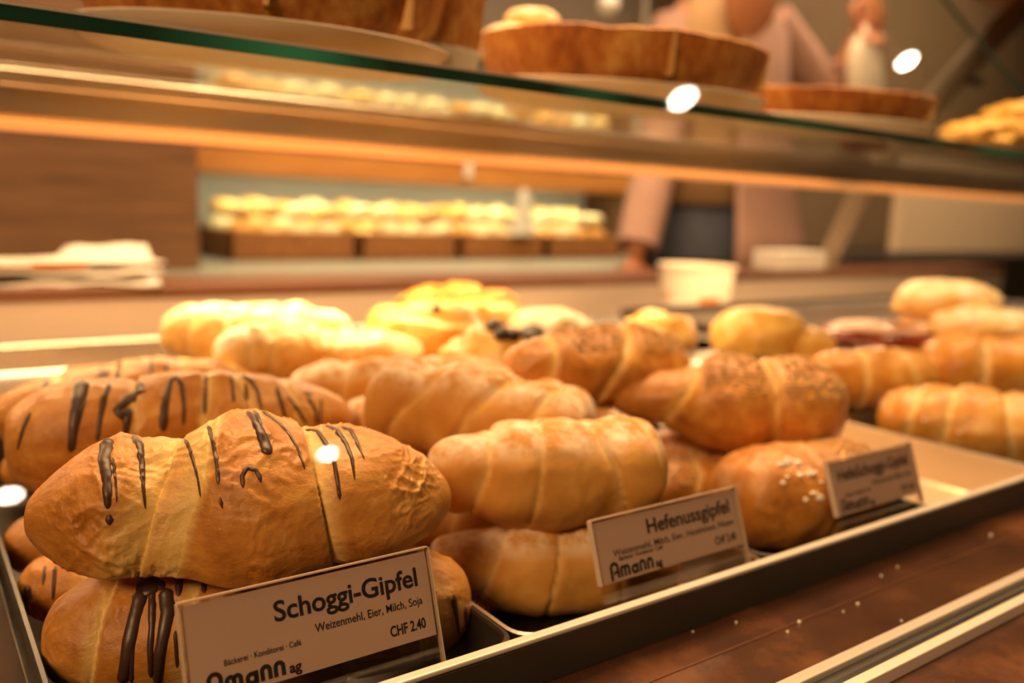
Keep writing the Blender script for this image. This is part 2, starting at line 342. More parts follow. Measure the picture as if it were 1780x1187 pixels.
# ------------------------------------------------------------------ croissants
class Roll:
    """A rolled croissant: axis along local X, evaluated at (t in -1..1, angle)."""
    def __init__(s, L, R, prof, seams, bend=0, droop=0, flat=.75, crink=.0, cfreq=60, seed=0, lumps=.04, tall=1.0):
        s.L, s.R, s.prof, s.seams, s.bend, s.droop, s.flat, s.crink, s.cf, s.lumps, s.tall = L, R, prof, seams, bend, droop, flat, crink, cfreq, lumps, tall
        s.off = Vector((seed * 3.7, seed * 1.3, seed * 7.1))
    def seam(s, t, a):
        dr, pale = 0, 0
        for (ts, depth, slant, width, side) in s.seams:
            te = ts + slant * math.cos(a - 1.2) + .02 * noise.noise(Vector((a * 1.5, ts * 9, 0)) + s.off)
            d = (t - te) * side                     # >0: the outer side that dives under the fold
            if d >= 0:
                dr += depth * math.exp(-d / (width * .9)); pale = max(pale, math.exp(-(d / width) ** 2))
            else:
                dr += depth * .35 * math.exp(d / (width * .25)); pale = max(pale, .6 * math.exp(-(d / (width * .2)) ** 2))
        return dr, min(1, pale)
    def point(s, t, a):
        base = interp(s.prof, t); dr, pale = s.seam(t, a)
        r = s.R * base * (1 - dr * min(1, base * 1.4))
        q = Vector((t * 2.2, math.cos(a), math.sin(a))) + s.off
        r *= 1 + s.lumps * noise.noise(q * 1.3)
        x = t * s.L / 2; cy, cz = math.cos(a), math.sin(a)
        if s.crink:
            v = Vector((x, r * cy, r * cz)) * s.cf
            v.x *= .8
            v = v + Vector((noise.noise(v * .7 + s.off), noise.noise(v * .7 - s.off), 0)) * .8
            n1 = (1 - abs(noise.noise(v + s.off))) ** 3 - .5
            n2 = (1 - abs(noise.noise(v * 2.1 + s.off))) ** 3 - .5
            n3 = (1 - abs(noise.noise(v * 4.7 + s.off))) ** 2 - .5
            v2 = Vector((x * 260, r * cy * 45, r * cz * 45))
            st = 1 - abs(noise.noise(v2 + s.off)) * 2
            amp = min(1, base * 1.5)
            mk = .35 + 1.5 * max(0, min(1, noise.noise(Vector((x, r * cy, r * cz)) * 38 - s.off) * 1.6 + .35))
            r += s.crink * amp * mk * (.75 * n1 + .50 * n2 + .28 * n3 + .45 * pale * st)
        z = r * cz * s.tall
        if cz < 0: z = -min(-z, s.R * s.flat * base ** .5) * .98 - .02 * r
        y = r * cy + s.bend * (t * t - .35)
        return Vector((x, y, z - s.droop * t * t)), pale
def croissant(name, A, B, R, prof, seams, m, nu=90, nv=56, roll=0, pale=1.0, **k):
    """croissant whose axis runs from A to B"""
    A, B = Vector(A), Vector(B); d = B - A; Lh = d.length
    X = d.normalized(); Zt = Vector((0, 0, 1)); Y = Zt.cross(X).normalized(); Z = X.cross(Y)
    W = Matrix.Translation((A + B) / 2) @ Matrix((X, Y, Z)).transposed().to_4x4() @ Matrix.Rotation(roll, 4, 'X')
    rl = Roll(Lh, R, prof, seams, **k)
    vs, seam, dust, fs = [], [], [], []
    for i in range(nu + 1):
        u = i / nu; t = -math.cos(u * math.pi) * .35 + (2 * u - 1) * .65
        for j in range(nv):
            p, s_ = rl.point(t, 2 * math.pi * j / nv); vs.append(p); seam.append(s_ * pale)
            dust.append(max(0, min(1, (math.sin(2 * math.pi * j / nv) - .45) * 2.6)))
    for i in range(nu):
        for j in range(nv):
            a, b = i * nv + j, i * nv + (j + 1) % nv; fs.append((a, b, b + nv, a + nv))
    fs.append(tuple(range(nv))[::-1]); fs.append(tuple(nu * nv + j for j in range(nv)))
    me = bpy.data.meshes.new(name); me.from_pydata(vs, [], fs); me.update()
    bm = bmesh.new(); bm.from_mesh(me); bmesh.ops.recalc_face_normals(bm, faces=bm.faces[:]); bm.to_mesh(me); bm.free()
    me.polygons.foreach_set('use_smooth', [True] * len(me.polygons))
    for nm, arr in (('seam', seam), ('dust', dust)):
        at = me.attributes.new(nm, 'FLOAT', 'POINT'); at.data.foreach_set('value', arr)
    o = link(name, me, m); o.matrix_world = W
    return o
def world_bvh(o):
    W = o.matrix_world; me = o.data
    return BVHTree.FromPolygons([W @ v.co for v in me.vertices], [tuple(p.vertices) for p in me.polygons])
def stripes(o, specs, lift=.55):
    """chocolate poured in lines over the crust of o; each line is a part of its own"""
    bv = world_bvh(o)
    for pts, w0, w1 in specs:
        dense = []
        for (a, b) in zip(pts, pts[1:]):
            n = max(2, int(math.hypot(b[0] - a[0], b[1] - a[1]) / 4))
            dense += [(a[0] + (b[0] - a[0]) * i / n, a[1] + (b[1] - a[1]) * i / n) for i in range(n)]
        dense.append(pts[-1])
        P = []
        for k, q in enumerate(dense):
            d = ray(*q).normalized(); hit = bv.ray_cast(EYE, d)
            if hit[0] is not None: P.append((hit[0], hit[1], k / max(1, len(dense) - 1)))
        if len(P) < 3: continue
        # smooth the normals so that the chocolate bridges small wrinkles
        bm = bmesh.new(); rings = []; nn = 10
        for i, (p, n, f) in enumerate(P):
            n = sum((P[j][1] for j in range(max(0, i - 2), min(len(P), i + 3))), Vector()).normalized()
            t = (P[min(i + 1, len(P) - 1)][0] - P[max(0, i - 1)][0]).normalized(); sd = t.cross(n).normalized()
            depth = -(ROT.transposed() @ (p - EYE)).z
            wd = (w0 + (w1 - w0) * f) * depth / F * .70 * (1 + .16 * noise.noise(p * 190))
            e = min(1, math.sqrt(min(i + .15, len(P) - 1 - i + .35) / 2.2)); wd *= e
            hh = min(wd * lift, .0013) * 1.0
            rings.append([bm.verts.new(p - n * .0007 + sd * wd * math.cos(2 * math.pi * k / nn) + n * (hh + .0007) * math.sin(2 * math.pi * k / nn)) for k in range(nn)])
        for a, b in zip(rings, rings[1:]):
            for k in range(nn): bm.faces.new((a[k], a[(k + 1) % nn], b[(k + 1) % nn], b[k]))
        bm.faces.new(rings[0][::-1]); bm.faces.new(rings[-1])
        so = link('chocolate_stripe', bm_mesh(bm, 'chocolate_stripe', True), M['choc'])
        so.parent = o; so.matrix_parent_inverse = o.matrix_world.inverted()
def cross_stripes(o, ts, nv, w=.0022, a0=25, a1=150):
    """plain chocolate lines across the back of a croissant the photo shows little of"""
    me = o.data; nu = len(me.vertices) // nv - 1; W = o.matrix_world
    for t in ts:
        i = max(1, min(nu - 1, int((t * .5 + .5) * nu))); pts = []
        for a in range(a0, a1, 8):
            j = int(a / 360 * nv) % nv; pts.append(W @ me.vertices[min(nu, i + (1 if a > 90 else 0)) * nv + j].co)
        bm = bmesh.new(); tube(bm, pts, [w * .35] + [w * .6] * (len(pts) - 2) + [w * .3], 8)
        so = link('chocolate_stripe', bm_mesh(bm, 'chocolate_stripe', True), M['choc']); so.parent = o; so.matrix_parent_inverse = W.inverted()
def sprinkle(o, name, m, n, size, zone, seed, stuff=True):
    """chopped nuts or sugar grains lying on the crust (uncountable: one part)"""
    rnd = random.Random(seed); me = o.data; bm = bmesh.new(); cnt = 0
    polys = [p for p in me.polygons]
    W3 = o.matrix_world.to_3x3()
    for _ in range(n * 80):
        if cnt >= n: break
        p = rnd.choice(polys); c = p.center; nrm = p.normal
        if (W3 @ nrm).z < .25 or not zone(c): continue
        q = Vector((rnd.uniform(-1, 1), rnd.uniform(-1, 1), rnd.uniform(-1, 1))).normalized().to_track_quat('Z', 'Y').to_matrix().to_4x4()
        s = size * rnd.uniform(.6, 1.3)
        r = bmesh.ops.create_icosphere(bm, subdivisions=1, radius=s, matrix=Matrix.Translation(c + nrm * s * .25) @ q @ Matrix.Diagonal((1.3, .9, .65, 1)))
        cnt += 1
    so = link(name, bm_mesh(bm, name, True), m); so.parent = o
    if stuff: so['kind'] = 'stuff'
    return so

P_STD = [(-1, .02), (-.985, .16), (-.9, .42), (-.72, .66), (-.45, .84), (0, 1.0), (.45, .84), (.72, .66), (.9, .42), (.985, .16), (1, .02)]
P_FAT = [(-1, .02), (-.985, .26), (-.9, .56), (-.7, .80), (-.4, .94), (0, 1.0), (.4, .94), (.7, .80), (.9, .56), (.985, .26), (1, .02)]
P_BLUNT = [(-1, .02), (-.99, .34), (-.93, .62), (-.75, .86), (-.4, 1), (0, .98), (.4, 1), (.75, .86), (.93, .62), (.99, .34), (1, .02)]
SEAM5 = [(-.62, .16, .06, .06, -1), (-.26, .16, .07, .07, -1), (.28, .16, -.07, .07, 1), (.64, .16, -.06, .06, 1)]
SEAM3 = [(-.34, .17, .10, .09, -1), (.36, .17, -.10, .09, 1)]

GS = 'croissants striped with chocolate'
s1 = croissant('chocolate_croissant', onz(40, 900, .0625), onz(786, 862, .0605), .0335,
    [(-1, .02), (-.985, .20), (-.93, .38), (-.84, .60), (-.70, .86), (-.58, .96), (-.44, .92), (-.30, .97), (-.08, 1.24), (.02, 1.25), (.18, 1.12), (.32, 1.00), (.44, .98), (.58, .92), (.72, .76), (.86, .52), (.95, .30), (.985, .17), (1, .03)],
    [(-.40, .11, .10, .14, -1), (-.24, .02, .10, .12, -1), (.30, .12, -.08, .06, 1)], M['flaky'], 430, 240,
    bend=.004, droop=.001, flat=.50, crink=.0013, cfreq=80, seed=1, lumps=.07)
tag(s1, 'large flaky croissant with chocolate stripes resting on top at the front of its tray', 'croissant', GS)
stripes(s1, [
    ([(187, 758), (182, 795), (186, 833), (187, 884)], 22, 9), ([(196, 795), (202, 845), (203, 873)], 6, 3), ([(190, 894), (190, 912)], 13, 9),
    ([(232, 755), (243, 772), (247, 807), (249, 845), (253, 884)], 13, 4), ([(313, 750), (329, 777), (339, 812), (344, 833), (349, 865)], 7, 4),
    ([(356, 721), (369, 762), (377, 807), (380, 843)], 8, 6), ([(382, 863), (387, 884)], 6, 5),
    ([(418, 701), (438, 723), (451, 746), (461, 771), (467, 789)], 8, 17), ([(430, 702), (446, 718), (456, 742)], 7, 5),
    ([(443, 703), (466, 721), (486, 736), (501, 751), (516, 776), (526, 802), (530, 816)], 9, 4),
    ([(423, 848), (421, 827), (426, 817), (433, 812), (445, 817), (451, 827), (454, 838)], 8, 7),
    ([(531, 746), (552, 749), (564, 766), (574, 782), (581, 802), (587, 837), (591, 868)], 8, 6),
    ([(567, 739), (585, 747), (602, 771), (612, 797), (617, 834)], 10, 4), ([(592, 741), (610, 747), (622, 771), (634, 799)], 9, 4),
    ([(392, 705), (412, 701), (432, 702)], 6, 6), ([(35, 965), (36, 940), (41, 925)], 8, 6)])

s2 = croissant('chocolate_croissant', onz(6, 766, .057), onz(612, 712, .057), .0320,
    [(-1, .02), (-.99, .4), (-.94, .66), (-.8, .90), (-.6, .98), (-.3, .96), (0, 1.02), (.3, .92), (.6, .74), (.8, .56), (.93, .36), (.985, .2), (1, .03)],
    [(-.36, .12, .05, .05, -1), (-.02, .10, .06, .06, 1), (.26, .10, -.04, .05, 1), (.55, .08, -.04, .05, 1)], M['flaky'], 200, 120, bend=.006, droop=.004, flat=.9, crink=.0012, seed=2, lumps=.07)
tag(s2, 'croissant with one broad chocolate stroke and a chocolate arch behind the front croissant', 'croissant', GS)
stripes(s2, [
    ([(144, 660), (137, 694), (129, 737), (123, 786)], 22, 9), ([(191, 665), (181, 691), (174, 727), (169, 767)], 9, 6),
    ([(240, 664), (243, 681), (222, 694), (204, 712), (212, 722), (225, 711)], 15, 12), ([(225, 708), (220, 737), (217, 761)], 13, 7),
    ([(283, 749), (286, 706), (296, 663), (306, 653)], 12, 8), ([(306, 653), (316, 668), (320, 706), (319, 739)], 8, 5),
    ([(358, 640), (358, 676), (356, 719)], 6, 6), ([(402, 651), (407, 699)], 6, 5), ([(427, 664), (430, 696)], 5, 5),
    ([(417, 648), (438, 663), (448, 680), (454, 710)], 8, 5), ([(481, 672), (488, 696), (497, 728)], 8, 5), ([(499, 687), (516, 708), (534, 738)], 6, 5),
    ([(526, 682), (544, 686)], 7, 7), ([(534, 688), (549, 713), (552, 736)], 7, 5), ([(559, 692), (557, 736)], 5, 4), ([(53, 716), (40, 745), (30, 782)], 8, 5)])

s3 = croissant('chocolate_croissant', onz(-14, 722, .045), onz(470, 668, .045), .029, P_FAT, SEAM5, M['flaky'], 150, 90, bend=.004, droop=.004, flat=.9, crink=.0014, seed=3, lumps=.08)
tag(s3, 'rear striped croissant, nearly hidden behind the two in front', 'croissant', GS)
stripes(s3, [([(88, 646), (75, 680), (62, 702)], 10, 8), ([(178, 632), (172, 662)], 6, 6), ([(188, 632), (181, 662)], 5, 5), ([(208, 627), (202, 664)], 9, 7), ([(264, 617), (262, 653)], 5, 5), ([(289, 619), (289, 649)], 5, 5)])

s4 = croissant('chocolate_croissant', onz(74, 1116, .011), onz(818, 1040, .0125), .0280,
    [(-1, .02), (-.985, .36), (-.93, .62), (-.75, .90), (-.45, 1.0), (0, 1.0), (.4, 1.0), (.7, .92), (.88, .72), (.965, .46), (.99, .25), (1, .03)],
    [(-.72, .10, .06, .05, -1), (-.34, .07, .05, .06, -1), (.3, .07, -.05, .06, 1), (.66, .07, -.05, .05, 1)], M['flaky'], 230, 120, bend=.002, droop=0, flat=.95, crink=.0012, seed=4, lumps=.05)
tag(s4, 'bottom croissant with a thick spill of chocolate directly behind the nearest price card', 'croissant', GS)
stripes(s4, [
    ([(256, 985), (257, 1012), (256, 1035)], 34, 30), ([(262, 1012), (284, 1022)], 22, 22),
    ([(248, 1025), (233, 1074), (222, 1126), (212, 1187)], 20, 15), ([(264, 1025), (264, 1087), (261, 1126), (262, 1177)], 11, 8),
    ([(287, 1022), (292, 1061), (284, 1102), (277, 1139), (273, 1187)], 22, 12), ([(229, 1110), (228, 1187)], 9, 7), ([(305, 1095), (308, 1160)], 7, 6),
    ([(313, 985), (310, 1036)], 11, 9), ([(355, 980), (355, 1030)], 9, 8), ([(393, 973), (388, 1021)], 9, 7), ([(429, 970), (429, 1014)], 8, 6),
    ([(478, 965), (481, 1006)], 8, 8), ([(508, 960), (510, 1000)], 8, 8), ([(540, 953), (541, 993)], 8, 7), ([(583, 945), (588, 982)], 11, 8), ([(655, 940), (662, 966)], 7, 6), ([(672, 938), (681, 962)], 8, 6), ([(697, 936), (706, 952)], 8, 7),
    ([(788, 1033), (794, 1070), (798, 1104)], 11, 5), ([(809, 1054), (811, 1098)], 10, 6), ([(752, 1024), (758, 1032)], 10, 8)])

s5 = croissant('chocolate_croissant', onz(28, 1028, .004), (.195, .40, .004), .0235, P_FAT, SEAM5, M['flaky'], 140, 84, bend=.003, flat=.98, crink=.0014, seed=5, lumps=.05)
tag(s5, 'croissant low on the tray with two thin chocolate lines, squeezed below the largest croissant', 'croissant', GS)
stripes(s5, [([(78, 981), (75, 1017)], 6, 5), ([(96, 983), (92, 1043)], 7, 5), ([(48, 1015), (46, 1048)], 13, 10), ([(42, 985), (40, 1000)], 9, 8)])
s6 = croissant('chocolate_croissant', (.038, .500, .004), (.19, .478, .004), .0245, P_FAT, SEAM5, M['flaky'], 110, 64, flat=.98, crink=.0013, seed=6, lumps=.06)
tag(s6, 'croissant at the far edge of the tray under the one with the chocolate arch', 'croissant', GS)
stripes(s6, [([(92, 846), (80, 858), (64, 880)], 8, 6)])
s7 = croissant('chocolate_croissant', (.050, .64, .004), (.195, .62, .004), .0235, P_FAT, SEAM5, M['flaky'], 90, 56, flat=.98, crink=.0013, seed=7)
tag(s7, 'croissant on the tray underneath the rear striped one', 'croissant', GS)

GH = 'smooth pale yeast croissants'
def soft(A, B, R, label, prof=P_BLUNT, seams=SEAM3, seed=0, **k):
    kk = dict(bend=.003, droop=.002, flat=.92, lumps=.10, crink=.0006, cfreq=55, pale=.7); kk.update(k)
    return tag(croissant('yeast_croissant', A, B, R, prof, seams, M['soft'], 120, 72, seed=seed, **kk), label, 'croissant', GH)
soft(onz(742, 826, .054), onz(1152, 812, .054), .0290, 'smooth pale croissant dusted with flour on top at the front of the middle tray',
     [(-1, .02), (-.985, .32), (-.92, .54), (-.78, .68), (-.62, .74), (-.46, .88), (-.25, .98), (0, 1.0), (.25, .97), (.42, .92), (.60, 1.02), (.80, .90), (.93, .62), (.985, .34), (1, .02)],
     [(-.56, .16, .10, .07, -1), (-.16, .08, .06, .03, -1), (.44, .14, -.16, .07, -1), (.82, .10, -.12, .05, 1)], 11, droop=0)
soft(onz(650, 690, .070), onz(1020, 745, .066), .0310, 'twisted floury croissant with a round ball end above the others',
     [(-1, .02), (-.99, .42), (-.93, .74), (-.80, .93), (-.62, .92), (-.42, .84), (-.2, 1.0), (0, 1.04), (.22, .90), (.42, .80), (.6, .80), (.85, .62), (.97, .34), (1, .02)],
     [(-.42, .26, .34, .08, -1), (.12, .20, .26, .07, 1), (.58, .16, .14, .07, 1)], 12, droop=.002)
soft(onz(745, 985, .004), onz(1180, 975, .004), .0250, 'yeast croissant lying on the steel tray behind the middle price card',
     [(-1, .02), (-.985, .36), (-.92, .58), (-.75, .70), (-.58, .78), (-.38, .98), (-.1, 1.05), (.1, 1.02), (.4, 1.0), (.7, .9), (.9, .66), (.985, .3), (1, .02)], [(-.50, .20, .12, .07, -1), (-.08, .10, .06, .03, 1), (.4, .12, -.06, .05, 1)], 13, droop=0)
soft((.212, .425, .003), (.345, .395, .003), .0225, 'yeast croissant in the shade between the front pale ones and the twisted one', seed=14)
soft((.214, .495, .005), (.345, .468, .005), .024, 'yeast croissant on the tray underneath the twisted one', seed=15)
soft(onz(870, 712, .054), onz(1034, 730, .054), .024, 'blunt end of a yeast croissant showing to the right of the twisted one', P_FAT, seed=16)
soft(onz(500, 685, .05), onz(760, 672, .05), .024, 'floury croissant just behind the tip of the striped one, below the sugared ones', seed=17)
soft(onz(590, 745, .035), onz(800, 760, .035), .026, 'floury croissant low down between the striped croissant tip and the round ball end', seed=18)
soft(onz(700, 668, .066), onz(900, 682, .066), .022, 'floury croissant right behind the ball end of the twisted one', seed=19)
soft((.215, .565, .005), (.35, .54, .005), .023, 'yeast croissant at the bottom of the heap behind the twisted one', seed=20)
soft((.24, .63, .005), (.355, .61, .005), .023, 'lowest yeast croissant towards the rear of the steel tray', seed=21)

GN = 'nut sprinkled croissants'
def nutty(A, B, R, label, prof=P_FAT, seams=SEAM3, seed=0, nuts=220, zone=None, m='nutty', **k):
    kk = dict(bend=.003, droop=.003, flat=.92, lumps=.10, crink=.0010, cfreq=65, pale=.8); kk.update(k)
    o = croissant('nut_croissant', A, B, R, prof, seams, M[m], 120, 72, seed=seed, **kk)
    if nuts: sprinkle(o, 'chopped_nuts', M['nuts'], nuts * 3, .00115, zone or (lambda c: noise.noise(c * 60 + Vector((seed, 0, 0))) > -.1 and c.z > R * .35), seed)
    return tag(o, label, 'croissant', GN)
nutty(onz(878, 650, .076), onz(1195, 628, .076), .0300, 'nut sprinkled croissant at the back of its pile with a pale band across',
      [(-1, .02), (-.985, .34), (-.9, .58), (-.7, .78), (-.45, .95), (-.1, 1), (.2, 1.06), (.5, .95), (.75, .7), (.9, .45), (.985, .2), (1, .02)], [(-.66, .18, .1, .07, -1), (.0, .22, .24, .10, -1), (.6, .14, -.1, .06, 1)], 31, droop=0, zone=lambda c: c.z > .012 and c.x > -.04 and abs(c.x - c.z * .5) > .008)
nutty(onz(1062, 688, .058), onz(1468, 712, .056), .0345, 'big nut sprinkled croissant with a tapered end on top of the pile',
      [(-1, .02), (-.985, .20), (-.92, .34), (-.78, .48), (-.6, .58), (-.45, .66), (-.3, .84), (-.05, 1.0), (.2, 1.04), (.38, .98), (.55, 1.02), (.8, .88), (.94, .6), (.99, .3), (1, .02)],
      [(-.38, .26, .16, .10, -1), (.34, .20, -.06, .07, -1)], 32, nuts=420, droop=0, zone=lambda c: c.z > .012 and c.x > -.022 and abs(c.x - .026) > .007)
nutty(onz(1100, 790, .007), onz(1400, 800, .007), .027, 'nut croissant in the shade beneath the big one', seed=33, nuts=100)
nutty(onz(1266, 875, .013), onz(1540, 838, .013), .0340, 'nut croissant with a cluster of pale crumbs beside the rightmost price card',
      [(-1, .02), (-.99, .44), (-.93, .72), (-.75, .92), (-.45, 1), (-.1, .97), (.2, 1), (.5, .92), (.75, .72), (.92, .46), (.985, .2), (1, .02)], [(-.02, .24, .16, .08, 1), (.5, .12, .1, .06, 1)], 34, nuts=380, droop=0,
      zone=lambda c: c.x > .006 and c.z > .008)
nutty(onz(1118, 850, .001), onz(1330, 835, .001), .0215, 'flat nut croissant peeking out above the middle price card', seed=35, nuts=60)
n4 = bpy.data.objects['nut_croissant.003']
sprinkle(n4, 'pale_crumbs', M['sugar'], 16, .0022, lambda c: (c - Vector((-.034, -.022, .018))).length < .017, 77)
nutty((.385, .53, .005), (.505, .50, .005), .025, 'nut croissant at the bottom of the pile under the rear one', seed=36, nuts=60)

GP = 'sugar dusted croissants at the back'
def sugared(A, B, R, label, seed, **k):
    kk = dict(bend=.004, droop=.002, flat=.95, lumps=.14, crink=.0014, cfreq=60, pale=.4); kk.update(k)
    return tag(croissant('sugared_croissant', A, B, R, k.pop('prof', P_BLUNT) if 'prof' in k else P_BLUNT, SEAM5, M['sugared'], 100, 60, seed=seed, **{a: b for a, b in kk.items() if a != 'prof'}), label, 'croissant', GP)
sugared(onz(280, 575, .072), onz(612, 582, .072), .028, 'sugar dusted croissant reaching furthest left at the top of the back pile', 41)
sugared(onz(420, 625, .058), onz(738, 622, .058), .026, 'brightly lit sugar dusted croissant lying in front of the back pile', 42)
sugared(onz(380, 618, .07), onz(560, 600, .07), .024, 'sugar dusted croissant tucked in the middle of the back pile', 43)
sugared((.19, .80, .020), (.34, .74, .020), .025, 'sugar dusted croissant at the bottom of the back pile, further back', 44)
sugared((.20, .72, .021), (.36, .665, .021), .025, 'sugar dusted croissant at the bottom of the back pile, nearer the yeast croissants', 45)
sugared((.215, .84, .02), (.35, .87, .02), .025, 'rearmost sugar dusted croissant at the bottom of the back pile', 46)

# round danish pastries and buns
def bun(name, c, r, h, m, label, cat, seed, group=None, lump=.10, spiral=0, n=64, sy=1.0, rz=0):
    rings = 26; vs, fs, dust, seam = [], [], [], []
    off = Vector((seed * 2.1, seed * .7, 0))
    for i in range(rings + 1):
        ph = math.pi * i / rings
        for j in range(n):
            a = 2 * math.pi * j / n
            rr, zz = max(0, math.sin(ph)) ** .75 * r, math.cos(ph)
            zz = (abs(zz) ** .8) * (1 if zz > 0 else -1) * h * (1 if zz > 0 else .6)
            d = Vector((math.cos(a) * math.sin(ph), math.sin(a) * math.sin(ph), math.cos(ph)))
            k = 1 + lump * noise.noise(d * 2.2 + off) + lump * .5 * noise.noise(d * 5 + off)
            s_ = 0
            if spiral and math.cos(ph) > -.2:
                w_ = math.sin(spiral * rr / r * math.pi * 2 - a); s_ = max(0, -w_) ** 3; zz += h * .16 * w_ * (rr / r > .12)
            vs.append((rr * math.cos(a) * k, rr * math.sin(a) * k * sy, zz * k)); seam.append(s_ * .8); dust.append(max(0, d.z))
    for i in range(rings):
        for j in range(n):
            a, b = i * n + j, i * n + (j + 1) % n; fs.append((a, a + n, b + n, b))
    me = bpy.data.meshes.new(name); me.from_pydata(vs, [], fs); me.update()
    bm = bmesh.new(); bm.from_mesh(me); bmesh.ops.remove_doubles(bm, verts=bm.verts[:], dist=1e-6); bmesh.ops.recalc_face_normals(bm, faces=bm.faces[:])
    bm.to_mesh(me); bm.free()
    me.polygons.foreach_set('use_smooth', [True] * len(me.polygons))
    for nm in ('seam', 'dust'): me.attributes.new(nm, 'FLOAT', 'POINT')
    for v in me.vertices:
        d = Vector(v.co); me.attributes['dust'].data[v.index].value = max(0, min(1, d.z / h * 1.5))
        a = math.atan2(d.y / sy, d.x); rr = math.hypot(d.x, d.y / sy) / r
        me.attributes['seam'].data[v.index].value = max(0, -math.sin(spiral * rr * math.pi * 2 - a)) ** 3 * .8 if spiral and d.z > 0 else 0
    o = link(name, me, m); o.matrix_world = Matrix.Translation(c) @ Matrix.Rotation(rz, 4, 'Z')
    return tag(o, label, cat, group)
def lumps(o, name, m, spots, size, seed):
    rnd = random.Random(seed); W = o.matrix_world
    bv = BVHTree.FromPolygons([v.co for v in o.data.vertices], [tuple(p.vertices) for p in o.data.polygons])
    for (x, y) in spots:
        hit = bv.ray_cast(Vector((x, y, .3)), Vector((0, 0, -1)))
        if hit[0] is None: continue
        bm = bmesh.new(); s = size * rnd.uniform(.8, 1.25)
        bmesh.ops.create_icosphere(bm, subdivisions=2, radius=s)
        for v in bm.verts: v.co = Vector((v.co.x * 1.25, v.co.y * .9, v.co.z * .7)) * (1 + .25 * noise.noise(v.co * 300 + Vector((x * 900, y * 900, 0))))
        so = link(name, bm_mesh(bm, name, True), m, None); so.parent = o; so.location = hit[0] + Vector((0, 0, s * .2)); so.rotation_euler = (0, 0, rnd.uniform(0, 6))
GD = 'round sweet pastries at the back'
d1 = bun('danish_pastry', onz(745, 592, .060), .062, .034, M['danish'], 'golden spiral pastry under the brightest light at the back', 'pastry', 51, GD, .1, 2)
lumps(d1, 'raisin', M['raisin'], [(-.01, -.03), (.02, -.02)], .0045, 3)
d2 = bun('danish_pastry', onz(865, 628, .064), .046, .024, M['danish'], 'golden pastry with dark raisins in front of the spiral one', 'pastry', 52, GD, .12, 1.5)
lumps(d2, 'raisin', M['raisin'], [(-.012, -.024), (.004, .012), (.022, .006), (.026, -.012), (-.004, -.02), (.012, -.034)], .0095, 4)
d3 = bun('almond_pastry', onz(800, 545, .064), .070, .026, M['danish'], 'pastry heaped with caramelised lumps against the steel back panel', 'pastry', 53, GD, .1)
rn = random.Random(5)
lumps(d3, 'almond_lump', M['glossy'], [(rn.uniform(-.06, .06), rn.uniform(-.045, .04)) for _ in range(46)], .0085, 6)
bun('round_bun', onz(955, 580, .062), .046, .026, M['sugared'], 'pale round bun to the right of the lumpy caramelised pastry', 'bun', 54, GD, .08)
bun('round_bun', onz(1320, 592, .056), .053, .037, M['danish'], 'shiny yellow bun behind the big nut croissant', 'bun', 55, GD, .06)
bun('round_bun', onz(1385, 607, .049), .040, .026, M['danish'], 'small bun half hidden behind the shiny yellow one', 'bun', 56, GD, .06)
bun('danish_pastry', onz(1142, 585, .05), .044, .026, M['danish'], 'golden pastry in front of the white paper tub', 'pastry', 57, GD, .1, 1.5)
# supporting pastries on the back tray below the heap
bun('danish_pastry', (.36, .60, .022), .055, .026, M['danish'], 'pastry lying beneath the golden spiral one', 'pastry', 58, GD, .08, 2)
bun('danish_pastry', (.45, .56, .022), .05, .026, M['danish'], 'pastry lying beneath the one with dark raisins', 'pastry', 59, GD, .08, 2)
bun('danish_pastry', (.42, .70, .022), .05, .026, M['danish'], 'pastry lying in front of the lumpy caramelised one on the tray', 'pastry', 60, GD, .08, 2)
p = onz(1215, 600, .035)
boxo('paper_napkin', p.x - .045, p.x + .055, p.y - .03, p.y + .05, -.0185, .034, M['white_paper'], .004)
tag(bpy.data.objects['paper_napkin'], 'folded pale paper between the golden pastry and the shiny yellow bun', 'paper')

# right end of the case: a raised dark tray
boxo('display_riser', .69, 1.75, .525, .94, -.022, .034, M['steel'], .003)
tag(bpy.data.objects['display_riser'], 'low steel riser carrying the dark tray at the far end of the case', 'riser')
tray('baking_tray', .865, 1.7, .528, .93, .0342, .014, M['dark_tray'], 'dark baking tray on the steel riser under the red jam pastry')
GR = 'pastries at the far end'
g1 = croissant('glossy_croissant', onz(1402, 665, .030), onz(1612, 655, .030), .033, P_BLUNT, SEAM3, M['glossy'], 90, 56, flat=.95, seed=61, lumps=.08, crink=.0006)
tag(g1, 'glossy croissant behind the right tip of the big nut croissant', 'croissant', GR)
r1 = croissant('large_croissant', onz(1598, 645, .030), onz(1875, 660, .030), .046, P_BLUNT, SEAM3, M['glossy'], 100, 60, flat=.95, seed=62, lumps=.08, crink=.001)
tag(r1, 'large golden croissant cut off by the edge, the upper of the two', 'croissant', GR); sprinkle(r1, 'sugar_grains', M['sugar'], 60, .0012, lambda c: True, 2)
r2 = croissant('large_croissant', onz(1524, 722, .010), onz(1875, 765, .010), .037, P_FAT, SEAM5, M['glossy'], 110, 64, flat=.85, seed=63, lumps=.08, crink=.0012)
tag(r2, 'large golden croissant with sugar grains along the empty steel tray', 'croissant', GR); sprinkle(r2, 'sugar_grains', M['sugar'], 120, .0011, lambda c: True, 3)
j1 = bun('jam_pastry', onz(1535, 588, .053), .080, .018, M['jam'], 'flat dark red jam pastry dusted with sugar on the dark tray', 'pastry', 64, GR, .08, 0, sy=.8, rz=-.4)
bm = bmesh.new()
lathe(bm, [(.062, .0), (.058, .0028), (.03, .004), (.004, .0042)], 40, (0, 0, .0135), 1, .8)
for v in bm.verts: v.co *= 1 + .05 * noise.noise(v.co * 50)
